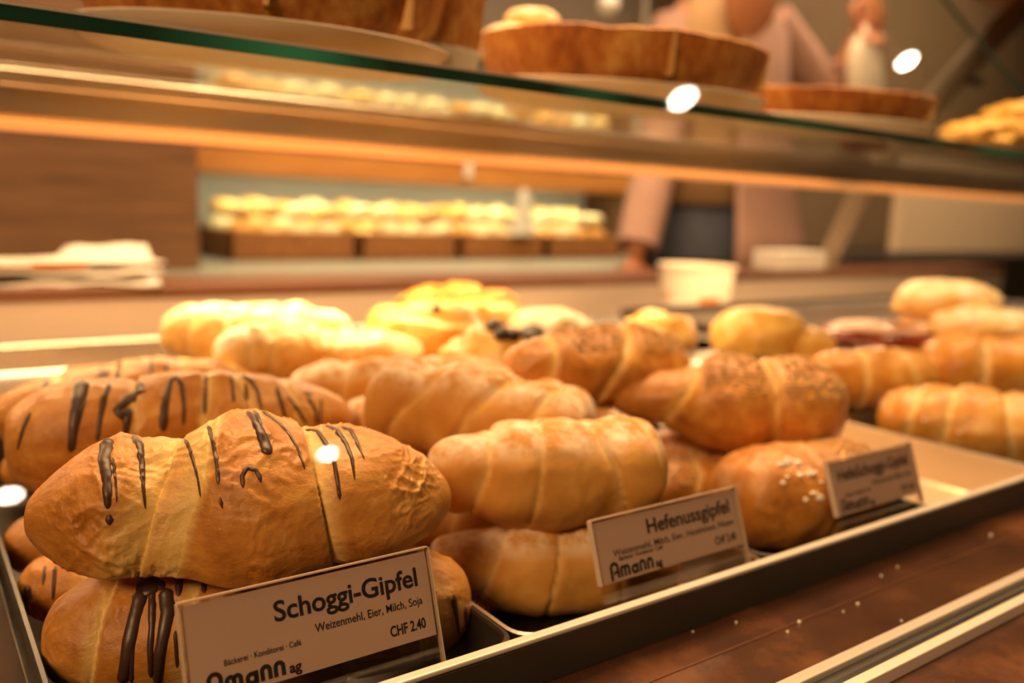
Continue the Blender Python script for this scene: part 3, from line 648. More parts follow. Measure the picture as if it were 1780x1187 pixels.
so = link('sugar_icing', bm_mesh(bm, 'sugar_icing', True), plain('pink_icing', (.62, .36, .26), .5, noise_amt=.2, scale=50)); so.parent = j1
bun('sugar_bun', onz(1645, 532, .090), .061, .032, M['sugared'], 'bun snowed with icing sugar at the top of the far end', 'bun', 65, GR, .1)
bun('sugar_bun', onz(1718, 572, .074), .059, .024, M['sugared'], 'flatter pale bun just below the sugar snowed one', 'bun', 66, GR, .1)
bun('sugar_bun', onz(1640, 582, .056), .057, .022, M['sugared'], 'bun between the jam pastry and the flatter pale bun', 'bun', 67, GR, .1)

# white tub and small carton at the back
def at_deck(px, py, Y): q = ony(px, py, Y); return q
c = ony(1205, 560, 1.02)
tub = empty('paper_tub', (c.x, c.y, -.022)); tag(tub, 'white round paper tub with orange print in front of the steel back panel', 'tub')
depth = -(ROT.transposed() @ (c - EYE)).z; k = depth / F
bm = bmesh.new(); top = ony(1205, 460, 1.02).z + .022
lathe(bm, [(.0, 0), (52 * k, 0), (64 * k, top - .004), (66.5 * k, top - .004), (67 * k, top), (64 * k, top), (62 * k, top - .01), (50 * k, .003), (0, .003)], 56)
link('tub_wall', bm_mesh(bm, 'tub_wall', True), M['cream'], None).parent = tub
op = plain('orange_print', (.72, .24, .08), .5)
def print_patch(a0, a1, z0, z1):
    bm = bmesh.new(); rows = []
    for a in [a0 + (a1 - a0) * i / 12 for i in range(13)]:
        rows.append([bm.verts.new(((52 + 12 * z / top) * k * math.cos(a) * 1.006, (52 + 12 * z / top) * k * math.sin(a) * 1.006, z)) for z in (z0, z1)])
    for A, B in zip(rows, rows[1:]): bm.faces.new((A[0], B[0], B[1], A[1]))
    o = link('orange_print', bm_mesh(bm, 'orange_print'), op); o.parent = tub
av = math.atan2(-c.y, -c.x)
print_patch(av + .12, av + .75, top * .50, top * .60); print_patch(av - 1.15, av - .85, top * .52, top * .62)
q = ony(1380, 520, 1.24)
bm = bmesh.new(); box(bm, q.x - .10, q.x + .07, 1.21, 1.29, .073, .115, .004)
link('carton', bm_mesh(bm, 'carton'), M['white_paper']); tag(bpy.data.objects['carton'], 'small white carton on the back ledge to the right of the tub', 'carton')
# napkins on the ledge
nb = empty('napkin_stack', (.16, 1.245, .073)); tag(nb, 'loose stack of white napkins with brown print on the dark wood ledge', 'napkins')
for i in range(3):
    bm = bmesh.new(); g = []
    for a in range(15):
        g.append([bm.verts.new((-.12 + a * .018 , -.055 + b * .022, .004 + i * .013 + .006 * noise.noise(Vector((a * .35, b * .5, i * 4))) + (.016 if i == 2 and a > 8 and b > 2 else 0))) for b in range(6)])
    for A, B in zip(g, g[1:]):
        for b in range(5): bm.faces.new((A[b], B[b], B[b + 1], A[b + 1]))
    me = bm_mesh(bm, 'napkin', True); o = link('napkin', me, M['white_paper']); o.parent = nb; o.rotation_euler = (0, 0, .12 * (i - 1))
    md = o.modifiers.new('thick', 'SOLIDIFY'); md.thickness = .004
bm = bmesh.new(); box(bm, -.07, .04, -.058, -.056, .022, .030); o = link('brown_print', bm_mesh(bm, 'brown_print'), plain('brown_print', (.45, .16, .05), .6)); o.parent = nb

# ------------------------------------------------------------------ price cards
def text_mesh(txt, size, bold=0, align='LEFT', sx=1.0):
    cu = bpy.data.curves.new('text', 'FONT'); cu.body = txt; cu.size = size; cu.align_x = align; cu.offset = bold; cu.resolution_u = 4; cu.extrude = .00004
    o = bpy.data.objects.new('text', cu); C.objects.link(o)
    dg = bpy.context.evaluated_depsgraph_get(); me = bpy.data.meshes.new_from_object(o.evaluated_get(dg))
    bpy.data.objects.remove(o); bpy.data.curves.remove(cu)
    for v in me.vertices: v.co.x *= sx
    return me
def stroke(bm, pts, w):
    """flat rounded band along a polyline in the x-y plane"""
    n = len(pts); Lf, Rt = [], []
    for i, p in enumerate(pts):
        a = Vector(pts[max(0, i - 1)]); b = Vector(pts[min(n - 1, i + 1)]); t = (b - a).normalized(); s = Vector((-t.y, t.x)) * w / 2
        Lf.append(bm.verts.new((p[0] + s.x, p[1] + s.y, 0))); Rt.append(bm.verts.new((p[0] - s.x, p[1] - s.y, 0)))
    for i in range(n - 1): bm.faces.new((Lf[i], Lf[i + 1], Rt[i + 1], Rt[i]))
def arc(cx, cy, r, a0, a1, n=12, ry=None):
    return [(cx + r * math.cos(math.radians(a0 + (a1 - a0) * i / n)), cy + (ry or r) * math.sin(math.radians(a0 + (a1 - a0) * i / n))) for i in range(n + 1)]
def logo_mesh(h):
    """the round-shouldered lower-case word mark: big arched A, then m a n n, in heavy strokes"""
    bm = bmesh.new(); u = h; w = .20 * u
    x = 0
    stroke(bm, [(x, -.1 * u), (x, .62 * u)] + arc(x + .26 * u, .62 * u, .26 * u, 180, 0) + [(x + .52 * u, .0 * u)], w)
    stroke(bm, [(x + .52 * u, .36 * u), (x + .26 * u, .36 * u)], w * .8); stroke(bm, arc(x + .28 * u, .30 * u, .07 * u, 90, 270, 6), w * .6)
    x = .78 * u; r = .155 * u
    def arch(x, r): stroke(bm, [(x, 0), (x, .42 * u)] + arc(x + r, .42 * u, r, 180, 0) + [(x + 2 * r, 0)], w)
    arch(x, r); arch(x + 2 * r, r); x += 4 * r + .30 * u
    stroke(bm, arc(x + .19 * u, .26 * u, .2 * u, 0, 360, 24), w); stroke(bm, [(x + .40 * u, .56 * u), (x + .40 * u, 0)], w); x += .67 * u
    arch(x, .18 * u); x += .63 * u; arch(x, .18 * u); x += .36 * u
    me = bm_mesh(bm, 'logo'); return me, x
def price_card(x0, yb, width, title, tsize, tw, ingr, iw, price, label, rz=0, ph=.0344, z0=.0238):
    lean = math.radians(20)
    t = empty('price_card', (x0, yb, -.003)); t.rotation_euler = (0, 0, rz)
    t.matrix_world = Matrix.Translation((x0, yb, -.003)) @ Matrix.Rotation(rz, 4, 'Z')
    tag(t, label, 'price card', 'price cards along the front rail')
    T = Matrix.Rotation(math.radians(90) - lean, 4, 'X')       # local x along the card, y up the card, z to the customer
    H = z0 + ph
    def part(name, me, m, z=0, dx=0, dy=0):
        o = link(name, me, m); o.parent = t; o.matrix_parent_inverse = Matrix(); o.matrix_local = T @ Matrix.Translation((dx, dy, z)); return o
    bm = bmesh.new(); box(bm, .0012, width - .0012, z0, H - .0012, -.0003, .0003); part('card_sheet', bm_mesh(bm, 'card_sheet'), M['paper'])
    bm = bmesh.new(); box(bm, 0, width, -.010, H, .0005, .0016); box(bm, 0, width, -.010, H, -.0016, -.0005); part('acrylic_holder', bm_mesh(bm, 'acrylic_holder'), M['acrylic'])
    bm = bmesh.new(); box(bm, 0, width, H, H + .0006, -.0016, .0016); box(bm, -.0005, 0, z0, H, -.0016, .0016); box(bm, width, width + .0005, -.010, H, -.0016, .0016)
    part('polished_edge', bm_mesh(bm, 'polished_edge'), M['acrylic_edge'])
    zt = .0004
    def fit(me, wd, right):
        xs = [v.co.x for v in me.vertices]; k = wd / (max(xs) - min(xs)); mn = min(xs)
        for v in me.vertices: v.co.x = (v.co.x - mn) * k
        return right - wd
    me = text_mesh(title, tsize, .00020); part('title_lettering', me, M['ink'], zt, fit(me, tw, width * .935), z0 + ph * .60)
    me = text_mesh(ingr, .0044, .00003); part('ingredients_lettering', me, M['ink'], zt, fit(me, iw, width * .945), z0 + ph * .385)
    me = text_mesh(price, .0056, .00012); part('price_lettering', me, M['ink'], zt, fit(me, width * .16, width * .945), z0 + ph * .115)
    me, lw = logo_mesh(.0078); part('logo_lettering', me, M['ink'], zt, width * .075, z0 + ph * .05)
    me = text_mesh('ag', .0052, .00016); part('logo_lettering', me, M['ink'], zt, width * .075 + lw + .0022, z0 + ph * .05)
    me = text_mesh('Bäckerei · Konditorei · Café', .0030, .00002); part('trade_lettering', me, M['ink'], zt, fit(me, width * .285, width * .42), z0 + ph * .30)
    return t
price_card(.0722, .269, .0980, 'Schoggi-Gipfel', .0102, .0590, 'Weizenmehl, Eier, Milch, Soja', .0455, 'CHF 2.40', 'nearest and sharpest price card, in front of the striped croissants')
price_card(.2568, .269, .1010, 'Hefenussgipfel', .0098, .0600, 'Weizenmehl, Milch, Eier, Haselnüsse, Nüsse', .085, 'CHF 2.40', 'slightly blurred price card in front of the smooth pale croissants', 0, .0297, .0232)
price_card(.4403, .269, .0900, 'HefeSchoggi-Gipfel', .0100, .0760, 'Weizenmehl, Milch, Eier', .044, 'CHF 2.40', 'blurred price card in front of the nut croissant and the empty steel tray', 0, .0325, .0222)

# ------------------------------------------------------------------ upper glass shelf with its rail
SX0, SX1 = -.35, 2.35
def shelf_z(Y): return .262 + (Y - .45) * .068
sh = empty('glass_shelf', (1, .64, .27)); tag(sh, 'upper glass shelf with a green edge across the top of the case', 'shelf')
sl = math.atan(.068)
Ms = Matrix.Translation((0, .45, .262)) @ Matrix.Rotation(sl, 4, 'X')
boxo('glass_sheet', SX0, SX1, .0012, .40, 0, .008, M['shelf_glass'], 0, sh, Ms)
boxo('green_edge', SX0, SX1, 0, .0012, .0006, .0074, M['glass_edge'], 0, sh, Ms)
boxo('polished_arris', SX0, SX1, -.0002, .0012, .0074, .0088, M['alu'], 0, sh, Ms)
rail = empty('shelf_rail', (1, .84, .26)); tag(rail, 'long brown metal rail with a glowing strip carrying the rear of the glass shelf', 'rail')
boxo('rail_profile', SX0, SX1, .815, .86, .247, .2835, M['steel_x'], .003, rail)
boxo('rail_lip', SX0, SX1, .809, .8145, .272, .2850, M['steel_x'], .0015, rail)
boxo('light_strip', SX0, SX1, .812, .852, .2385, .2466, M['led'], .0025, rail)
for X in (-.3, 2.2):
    boxo('rail_post', X, X + .03, .865, .895, -.006, .75, M['steel'], .003, rail)
# slanted support of the shelf at the far end
sp = empty('shelf_bracket', (1.3, 1.0, 0)); tag(sp, 'slanted grey metal bracket holding the shelves beyond the pastries', 'bracket')
A_ = onz(1418, 480, .078); A_ = ony(1418, 482, 1.24)
bm = bmesh.new()
pts = [ony(1425, 478, 1.24), ony(1490, 342, 1.16), ony(1555, 250, 1.08), ony(1640, 155, 1.0), ony(1730, 60, .94), ony(1800, -10, .9)]
tube(bm, pts, [(.008, .026)] * len(pts), 12)
link('bracket_arm', bm_mesh(bm, 'bracket_arm', True), plain('bracket_paint', (.30, .22, .15), .45), sp)
bm = bmesh.new(); q = ony(1690, 140, .985); tube(bm, [q + Vector((-.03, 0, 0)), q + Vector((.03, 0, 0))], .010, 16); link('clamp', bm_mesh(bm, 'clamp', True), M['black'], sp)
# upper tier rail and glass divider near the corner
boxo('upper_shelf', 1.05, 2.35, .70, .98, .655, .672, M['oak'], .002)
tag(bpy.data.objects['upper_shelf'], 'second wooden shelf higher up, seen from below at the upper corner', 'shelf')
# glass end pane with a slanted dark green edge
ep = empty('end_pane', (1.32, .7, .6)); tag(ep, 'slanted glass end pane with a dark green edge at the upper corner', 'glass pane')
def onx(px, py, X): r = ray(px, py); return EYE + r * (X / r.x)
pa, pb = onx(1648, 3, 1.32), onx(1782, 165, 1.32); dv = (pa - pb).normalized(); pa = pa + dv * .10; pb = pb - dv * .05
nv_ = Vector((0, dv.z, -dv.y)); nv_ = nv_ if nv_.y > 0 else -nv_
def slab(p, q, n0, n1, x0, x1):
    bm = bmesh.new(); f = [p + nv_ * n0, q + nv_ * n0, q + nv_ * n1, p + nv_ * n1]
    A = [bm.verts.new((x0, v.y, v.z)) for v in f]; B = [bm.verts.new((x1, v.y, v.z)) for v in f]
    bm.faces.new(A); bm.faces.new(B[::-1])
    for i in range(4): bm.faces.new((A[i], A[(i + 1) % 4], B[(i + 1) % 4], B[i]))
    return bm_mesh(bm, 'slab')
link('glass_sheet', slab(pa, pb, .0025, .09, 1.316, 1.324), M['shelf_glass'], ep)
link('green_edge', slab(pa, pb, 0, .0025, 1.312, 1.328), plain('dark_green_edge', (.012, .03, .024), .15), ep)

# tarts on cream plates on the glass shelf
def tart(cx, cy, r, h, a_cut, label, plate_label, pr=None, seed=1, ph=.013):
    zs = shelf_z(cy) + .009
    n = Vector((0, -math.sin(sl), math.cos(sl)))
    R_ = Matrix.Translation((cx, cy, zs)) @ Matrix.Rotation(sl, 4, 'X')
    pr = pr or r * 1.02
    bm = bmesh.new(); lathe(bm, [(0, 0), (pr * .86, 0), (pr * .95, ph * .25), (pr, ph), (pr * .985, ph + .001), (pr * .95, ph * .6), (pr * .3, ph * .5), (0, ph * .5)], 72)
    pl = link('cake_plate', bm_mesh(bm, 'cake_plate', True), M['cream']); pl.matrix_world = R_
    tag(pl, plate_label, 'plate', 'cream plates on the glass shelf')
    t = empty('tart', (cx, cy, zs)); t.matrix_world = R_ @ Matrix.Translation((0, 0, ph + .002)); tag(t, label, 'tart', 'tarts on the glass shelf')
    bm = bmesh.new()
    N_ = 160; prof = [(0, 0), (.90, 0), (.955, .25), (.985, .7), (1.0, 1.0), (.985, 1.04), (.955, 1.0), (.94, .72), (0, .68)]
    rings = []
    for (pr_, z) in prof:
        ring = []
        for i in range(N_):
            a = 2 * math.pi * i / N_
            wob = 1 + (.010 * noise.noise(Vector((math.cos(a) * 9, math.sin(a) * 9, z * 3 + seed))) + .004 * abs(math.sin(a * 30))) * (pr_ > .5)
            hz = z * h * (1 + .07 * noise.noise(Vector((math.cos(a) * 5, math.sin(a) * 5, seed)))) if z > .5 else z * h
            ring.append(bm.verts.new((r * pr_ * wob * math.cos(a), r * pr_ * wob * math.sin(a), hz)))
        rings.append(ring)
    for A, B in zip(rings, rings[1:]):
        for i in range(N_): bm.faces.new((A[i], A[(i + 1) % N_], B[(i + 1) % N_], B[i]))
    o = link('tart_crust', bm_mesh(bm, 'tart_crust', True), M['tart']); o.parent = t
    bm = bmesh.new(); lathe(bm, [(0, h * .66), (r * .945, h * .66), (r * .94, h * .86), (r * .5, h * .90), (0, h * .90)], 64)
    o = link('tart_filling', bm_mesh(bm, 'tart_filling', True), plain('baked_filling', (.62, .30, .08), .4, noise_amt=.4, scale=60)); o.parent = t
    for a in a_cut:
        bm = bmesh.new(); box(bm, r * .80, r * 1.008, -.0015, .0015, h * .12, h * 1.045); o = link('slice_joint', bm_mesh(bm, 'slice_joint'), plain('pale_crumb', (.74, .42, .14), .7)); o.parent = t
        o.matrix_parent_inverse = Matrix(); o.rotation_euler = (0, 0, a)
    return t
tart(.216, .585, .120, .042, (-1.95, -1.2), 'large dark crusted tart cut off by the top edge on the glass shelf', 'cream plate under the largest tart', seed=2)
tart(.535, .590, .125, .036, (-1.05, -2.0), 'middle tart with a browned fluted crust on the glass shelf', 'cream plate under the middle tart', seed=5)
tart(.825, .575, .103, .024, (-1.3, -.6), 'low flat tart beyond the middle one on the glass shelf', 'cream plate under the low flat tart', seed=9)
# a cut wedge standing beside the large tart
q = ony(722, 108, .53); q.z = shelf_z(.53) + .0095
ts = empty('tart_slice', q); tag(ts, 'cut wedge of tart with a pale base beside the largest tart', 'tart slice')
def wedge(r, z0, z1, a0, a1, flare):
    bm = bmesh.new(); lo, hi = [bm.verts.new((0, .05, z0))], [bm.verts.new((0, .05, z1))]
    for i in range(19):
        a = math.radians(a0 + (a1 - a0) * i / 18)
        lo.append(bm.verts.new((r * math.cos(a), .05 + r * math.sin(a), z0))); hi.append(bm.verts.new((r * flare * math.cos(a), .05 + r * flare * math.sin(a), z1 + .002 * noise.noise(Vector((a * 9, 1, 0))))))
    bm.faces.new(lo[::-1]); bm.faces.new(hi)
    n = len(lo)
    for i in range(n): bm.faces.new((lo[i], lo[(i + 1) % n], hi[(i + 1) % n], hi[i]))
    return bm_mesh(bm, 'wedge')
link('pale_base', wedge(.078, 0, .016, -112, -62, 1.03), M['cream'], None).parent = ts
link('crust', wedge(.080, .0162, .052, -112, -62, 1.05), M['tart'], None).parent = ts
zz = shelf_z(.75)
q = ony(925, 97, .78); zs = shelf_z(.78) + .0115
cs = empty('cake_stand', (q.x, .78, zs)); tag(cs, 'small cream stand lifting the heap of rolls behind the middle tart', 'cake stand')
bm = bmesh.new(); lathe(bm, [(0, 0), (.030, 0), (.028, .004), (.009, .010), (.008, q.z - zs - .006), (.0, q.z - zs - .006)], 40); link('stand_foot', bm_mesh(bm, 'stand_foot', True), M['cream']).parent = cs
bm = bmesh.new(); lathe(bm, [(0, q.z - zs - .0059), (.05, q.z - zs - .0059), (.062, q.z - zs - .001), (.061, q.z - zs), (0, q.z - zs - .001)], 48); link('stand_plate', bm_mesh(bm, 'stand_plate', True), M['cream']).parent = cs
for i, (px, py, r, h, lb) in enumerate([(893, 78, .036, .020, 'floury roll at the bottom of the small heap behind the middle tart'), (975, 84, .032, .018, 'floury roll at the side of the small heap behind the middle tart'),
        (925, 46, .031, .018, 'round roll on top of the small heap behind the middle tart')]):
    bun('bread_roll', ony(px, py, .78), r, h, M['sugared'], lb, 'roll', 80 + i, 'rolls behind the middle tart', .05)
for i, (px, py, r, h, lb) in enumerate([(1700, 243, .045, .024, 'crumbly golden roll at the far end of the glass shelf'), (1778, 226, .052, .037, 'bigger crumbly roll at the far end of the glass shelf, cut by the edge')]):
    bun('crumbly_roll', ony(px, py, .57), r, h, M['danish'], lb, 'roll', 90 + i, 'rolls at the far end of the shelf', .2)

# ------------------------------------------------------------------ behind the case: rear counter with two tiers of sandwiches
ctr = empty('rear_counter', (1.2, 2.25, -.75)); tag(ctr, 'rear serving counter with a grey green worktop behind the display case', 'counter')
boxo('counter_body', -.6, 2.40, 1.80, 2.6, -.75, -.0505, M['dark_wood'], 0, ctr)
boxo('worktop', -.6, 2.40, 1.74, 2.6, -.05, .030, M['green_grey'], .004, ctr)
xl = ony(346, 360, 1.94).x
cab = empty('wood_cabinet', (xl - .5, 2.0, -.75)); tag(cab, 'tall dark wood cabinet with a small knob behind the napkins', 'cabinet')
boxo('cabinet_body', -.59, xl, 1.94, 2.58, .0305, 1.2, M['dark_wood'], .003, cab)
q = ony(228, 462, 1.93); bm = bmesh.new(); lathe(bm, [(0, 0), (.012, 0), (.010, .012), (.022, .02), (.024, .03), (.012, .036), (0, .036)], 24)
for v in bm.verts: v.co = Vector((v.co.x, -v.co.z, v.co.y))
o = link('cabinet_knob', bm_mesh(bm, 'cabinet_knob', True), M['steel']); o.location = (q.x, 1.94, q.z); o.parent = cab; o.matrix_parent_inverse = cab.matrix_world.inverted()
nr = ony(1098, 360, 2.1).x
rk = empty('wall_rack', (1.2, 2.4, 0)); tag(rk, 'wall rack with an oak shelf and blue grey backing above the rear counter', 'rack')
boxo('backing', xl + .002, 2.23, 2.585, 2.6, .031, .66, M['grey_wall'], 0, rk)
zo0, zo1 = .254, .312; nr = 2.06
boxo('oak_shelf', xl + .002, 2.20, 2.20, 2.585, zo0, zo1, M['oak'], .002, rk)
boxo('oak_shelf', xl + .002, 2.20, 2.20, 2.585, .405, .425, M['oak'], .002, rk)
boxo('rack_side', 2.2005, 2.23, 2.20, 2.585, .031, .69, M['dark_wood'], 0, rk)
boxo('top_board', xl + .002, 2.23, 2.18, 2.585, .66, .69, M['dark_wood'], 0, rk)
def basket(name, x0, x1, y0, y1, z, h, label, seed):
    bm = bmesh.new(); t = .012
    box(bm, x0, x1, y0, y1, z, z + .006); box(bm, x0, x1, y0, y0 + t, z, z + h, .002); box(bm, x0, x1, y1 - t, y1, z, z + h, .002)
    box(bm, x0, x0 + t, y0, y1, z, z + h, .002); box(bm, x1 - t, x1, y0, y1, z, z + h, .002)
    return tag(link(name, bm_mesh(bm, name), M['wicker']), label, 'basket', 'baskets on the rear counter')
m_bun = [plain('yellow_roll', (.86, .60, .20), .5, noise_amt=.25, scale=30), plain('pale_sandwich', (.88, .76, .42), .5, noise_amt=.2, scale=30), plain('golden_roll', (.80, .42, .08), .4, noise_amt=.25, scale=30)]
rb = random.Random(11)
bun_me = []
for i in range(3):
    o = bun('sandwich_roll', (0, 0, -9), .05, .034, m_bun[i], 'x', 'roll', 70 + i, None, .08, 0, 24); bun_me.append(o.data); bpy.data.objects.remove(o)
def rolls(x0, x1, y0, y1, z, n, group, words, big=1.0):
    k = 0
    for i in range(n):
        for j in range(2):
            me = bun_me[rb.choice((0, 1, 1, 2))]
            o = bpy.data.objects.new('sandwich_roll', me); C.objects.link(o)
            o.location = (x0 + (x1 - x0) * (i + .5) / n + rb.uniform(-.006, .006), y0 + (y1 - y0) * (j + .5) / 2, z + .012 * j + rb.uniform(0, .008))
            o.rotation_euler = (0, 0, rb.uniform(0, 3)); s = (x1 - x0) / n / .105 * big; o.scale = (s, s * 1.05, s * rb.uniform(.9, 1.2))
            tag(o, words, 'roll', group)
bx = [.70, 1.065, 1.395, 1.725, 2.055]
nm = ['nearest the cabinet', 'second from the cabinet', 'third from the cabinet', 'fourth from the cabinet']
for i in range(4):
    x0, x1 = bx[i], bx[i + 1] - .012
    basket('bread_basket', x0, x1, 2.20, 2.50, .0305, .075, 'brown wicker basket of rolls on the rear counter, ' + nm[i], i)
    rolls(x0 + .018, x1 - .018, 2.215, 2.485, .095, 4, 'rolls in the basket %s' % nm[i], 'yellow filled roll at the bottom of the basket ' + nm[i], 1.12)
    rolls(x0 + .012, x1 - .012, 2.235, 2.475, .148, 4, 'upper rolls in the basket %s' % nm[i], 'yellow filled roll on top of the basket ' + nm[i], 1.02)
    t2 = tag(boxo('rack_tray', x0, x1, 2.22, 2.50, .4255, .445, M['steel'], .002), 'metal tray on the upper oak shelf, ' + nm[i], 'tray', 'trays on the oak shelf')
    rolls(x0 + .006, x1 - .006, 2.235, 2.485, .470, 4, 'rolls on the tray above the basket %s' % nm[i], 'yellow filled roll on the upper shelf tray ' + nm[i])
# clear domed bag
q = ony(905, 395, 1.99); bm = bmesh.new(); lathe(bm, [(.055, 0), (.05, .03), (.038, .07), (.034, .10), (.026, .12), (.012, .132), (.002, .134)], 32)
o = link('plastic_bag', bm_mesh(bm, 'plastic_bag', True), plain('cloudy_plastic', (.62, .62, .56), .3)); o.location = (q.x, 2.0, q.z - .02)
for v in o.data.vertices: v.co *= 1 + .1 * noise.noise(v.co * 30)
o.location = (ony(905, 395, 2.2).x, 2.185, .108); o.scale = (.8, .28, 1.05); tag(o, 'bulging white plastic bag in front of the baskets', 'bag')
# price tag hooks
q = ony(815, 292, 2.19); tag(boxo('shelf_clip', q.x - .012, q.x + .012, 2.185, 2.1995, q.z - .03, q.z + .025, M['white_plastic'], .004), 'small white clip on the front of the oak shelf', 'clip')
# pole and lamp knob above
q = ony(1108, 40, 1.98); tag(boxo('shelf_pole', q.x - .013, q.x + .013, 1.935, 1.965, .0305, 1.2, M['steel'], .003), 'grey upright pole rising behind the middle tart', 'pole')
q = ony(1058, 8, 1.9); bm = bmesh.new(); bmesh.ops.create_uvsphere(bm, u_segments=24, v_segments=16, radius=.03)
tube(bm, [(0, 0, .02), (0, 0, 1.9 - q.z)], .006, 8)
o = link('globe_lamp', bm_mesh(bm, 'globe_lamp', True), M['white_plastic']); o.location = q; tag(o, 'small white globe lamp hanging near the grey pole', 'lamp')
# right: till and dark counter
qa, qb = ony(1566, 345, 1.8), ony(1830, 440, 1.8)
bm = bmesh.new(); box(bm, qa.x, qb.x, 1.80, 1.835, qb.z, .30, .006); o = link('machine_housing', bm_mesh(bm, 'machine_housing'), plain('cream_housing', (.86, .66, .45), .45, noise_amt=.04))
tag(o, 'pale flat fronted machine standing on the dark counter', 'machine')
q1 = ony(1475, 445, 1.6)
dk = tag(boxo('dark_counter', 2.41, 5.2, 1.55, 2.60, -.75, q1.z - .0, M['black'], .004), 'dark worktop under the pale machine', 'counter')
o.location.z += (q1.z - qb.z) + .0005
qx = ony(1535, 380, 2.1)
tag(boxo('tall_cupboard', 2.46, 5.2, 2.12, 2.58, q1.z + .0005, 1.89, plain('brown_cupboard', (.20, .135, .08), .6, noise_amt=.15, scale=4), .004), 'plain brown cupboard front behind the pale machine', 'cupboard')

# ------------------------------------------------------------------ the person serving
per = empty('person', (0, 0, 0))
tag(per, 'person in pink cardigan, beige top and dark jeans holding up a paper bag', 'person')
PY = 1.56
sk = plain('skin', (.52, .20, .09), .5, noise_amt=.1, scale=20)
pc = ony(1245, 300, PY).x
FZ = -.75; UP = .14
def skin_body(name, verts, edges, rad, m, parent, lv=2, root=0):
    me = bpy.data.meshes.new(name); me.from_pydata(verts, edges, []); o = bpy.data.objects.new(name, me); C.objects.link(o)
    md = o.modifiers.new('skin', 'SKIN'); md.use_smooth_shade = True
    for v, r in zip(me.skin_vertices[0].data, rad): v.radius = r if isinstance(r, tuple) else (r, r)
    me.skin_vertices[0].data[root].use_root = True
    sb = o.modifiers.new('sub', 'SUBSURF'); sb.levels = lv; sb.render_levels = lv
    dg = bpy.context.evaluated_depsgraph_get(); nm = bpy.data.meshes.new_from_object(o.evaluated_get(dg)); bpy.data.objects.remove(o)
    nm.polygons.foreach_set('use_smooth', [True] * len(nm.polygons))
    return link(name, nm, m, parent)
# joints; the person's right arm is towards smaller X
hand = ony(1503, 30, 1.42); elbow = ony(1448, 175, 1.50)
shR = Vector((pc - .13, PY + .05, .66)); shL = Vector((pc + .165, PY, .695))
elR = Vector((pc - .215, PY - .01, .38)); haR = Vector((pc - .335, PY - .06, .08))
V_, E_, R_ = [], [], []
def jv(p, r, prev=None):
    V_.append(tuple(p)); R_.append(r)
    if prev is not None: E_.append((prev, len(V_) - 1))
    return len(V_) - 1
pel = jv((pc, PY, .16), (.135, .10)); wa = jv((pc, PY, .34), (.115, .085), pel); ch = jv((pc, PY, .55), (.135, .095), wa)
nk0 = jv((pc, PY + .005, .70), (.075, .065), ch); nk = jv((pc + .005, PY - .005, .765), .05, nk0); hd0 = jv((pc + .01, PY - .02, .84), (.066, .072), nk); hd = jv((pc + .012, PY - .02, .93), (.076, .088), hd0); ht = jv((pc + .012, PY - .01, .99), (.05, .058), hd)
for sd, shp, elp, hap in ((-1, shR, elR, haR), (1, shL, elbow, hand + Vector((0, 0, -.02)))):
    s_ = jv(shp, .05, nk0); m_ = jv(shp.lerp(elp, .5), .042, s_); e_ = jv(elp, .037, m_); f_ = jv(elp.lerp(hap, .5), .034, e_); h_ = jv(hap, .024, f_)
for sd in (-1, 1):
    hp = jv((pc + sd * .085, PY, .05), .085, pel); kn = jv((pc + sd * .09, PY - .01, -.30), .058, hp); an = jv((pc + sd * .09, PY + .02, -.67), .038, kn); ft = jv((pc + sd * .095, PY - .10, -.72), (.035, .025), an)
skin_body('body', V_, E_, R_, sk, per)
# head: face features and hair
fy = PY - .02
hair = plain('brown_hair', (.10, .045, .02), .6, noise_amt=.4, scale=60)
bm = bmesh.new(); bmesh.ops.create_uvsphere(bm, u_segments=28, v_segments=18, radius=1)
for v in bm.verts:
    v.co = Vector((v.co.x * .092, v.co.y * .104 + .014, v.co.z * .115)) * (1 + .05 * noise.noise(v.co * 4))
    if v.co.y < -.05 and v.co.z < .055: v.co.y = -.05
o = link('hair', bm_mesh(bm, 'hair', True), hair, None); o.location = (pc + .012, fy + .012, .94); o.parent = per
for sd in (-1, 1):
    bm = bmesh.new(); bmesh.ops.create_uvsphere(bm, u_segments=12, v_segments=8, radius=.011); o = link('eye', bm_mesh(bm, 'eye', True), M['ink']); o.location = (pc + .012 + sd * .031, fy - .083, .925); o.parent = per
    bm = bmesh.new(); bmesh.ops.create_uvsphere(bm, u_segments=12, v_segments=8, radius=.02)
    for v in bm.verts: v.co = Vector((v.co.x * .4, v.co.y * .8, v.co.z * 1.4))
    o = link('ear', bm_mesh(bm, 'ear', True), sk); o.location = (pc + .012 + sd * .08, fy, .915); o.parent = per
bm = bmesh.new(); tube(bm, [(0, 0, .03), (0, -.012, .0), (0, -.022, -.018), (0, -.004, -.026)], [.006, .009, .013, .008], 10); o = link('nose', bm_mesh(bm, 'nose', True), sk); o.location = (pc + .012, fy - .080, .905); o.parent = per
bm = bmesh.new(); tube(bm, [(-.022, .006, 0), (0, -.004, 0), (.022, .006, 0)], [.004, .007, .004], 8); o = link('mouth', bm_mesh(bm, 'mouth', True), plain('lips', (.42, .10, .06), .5)); o.location = (pc + .012, fy - .078, .855); o.parent = per
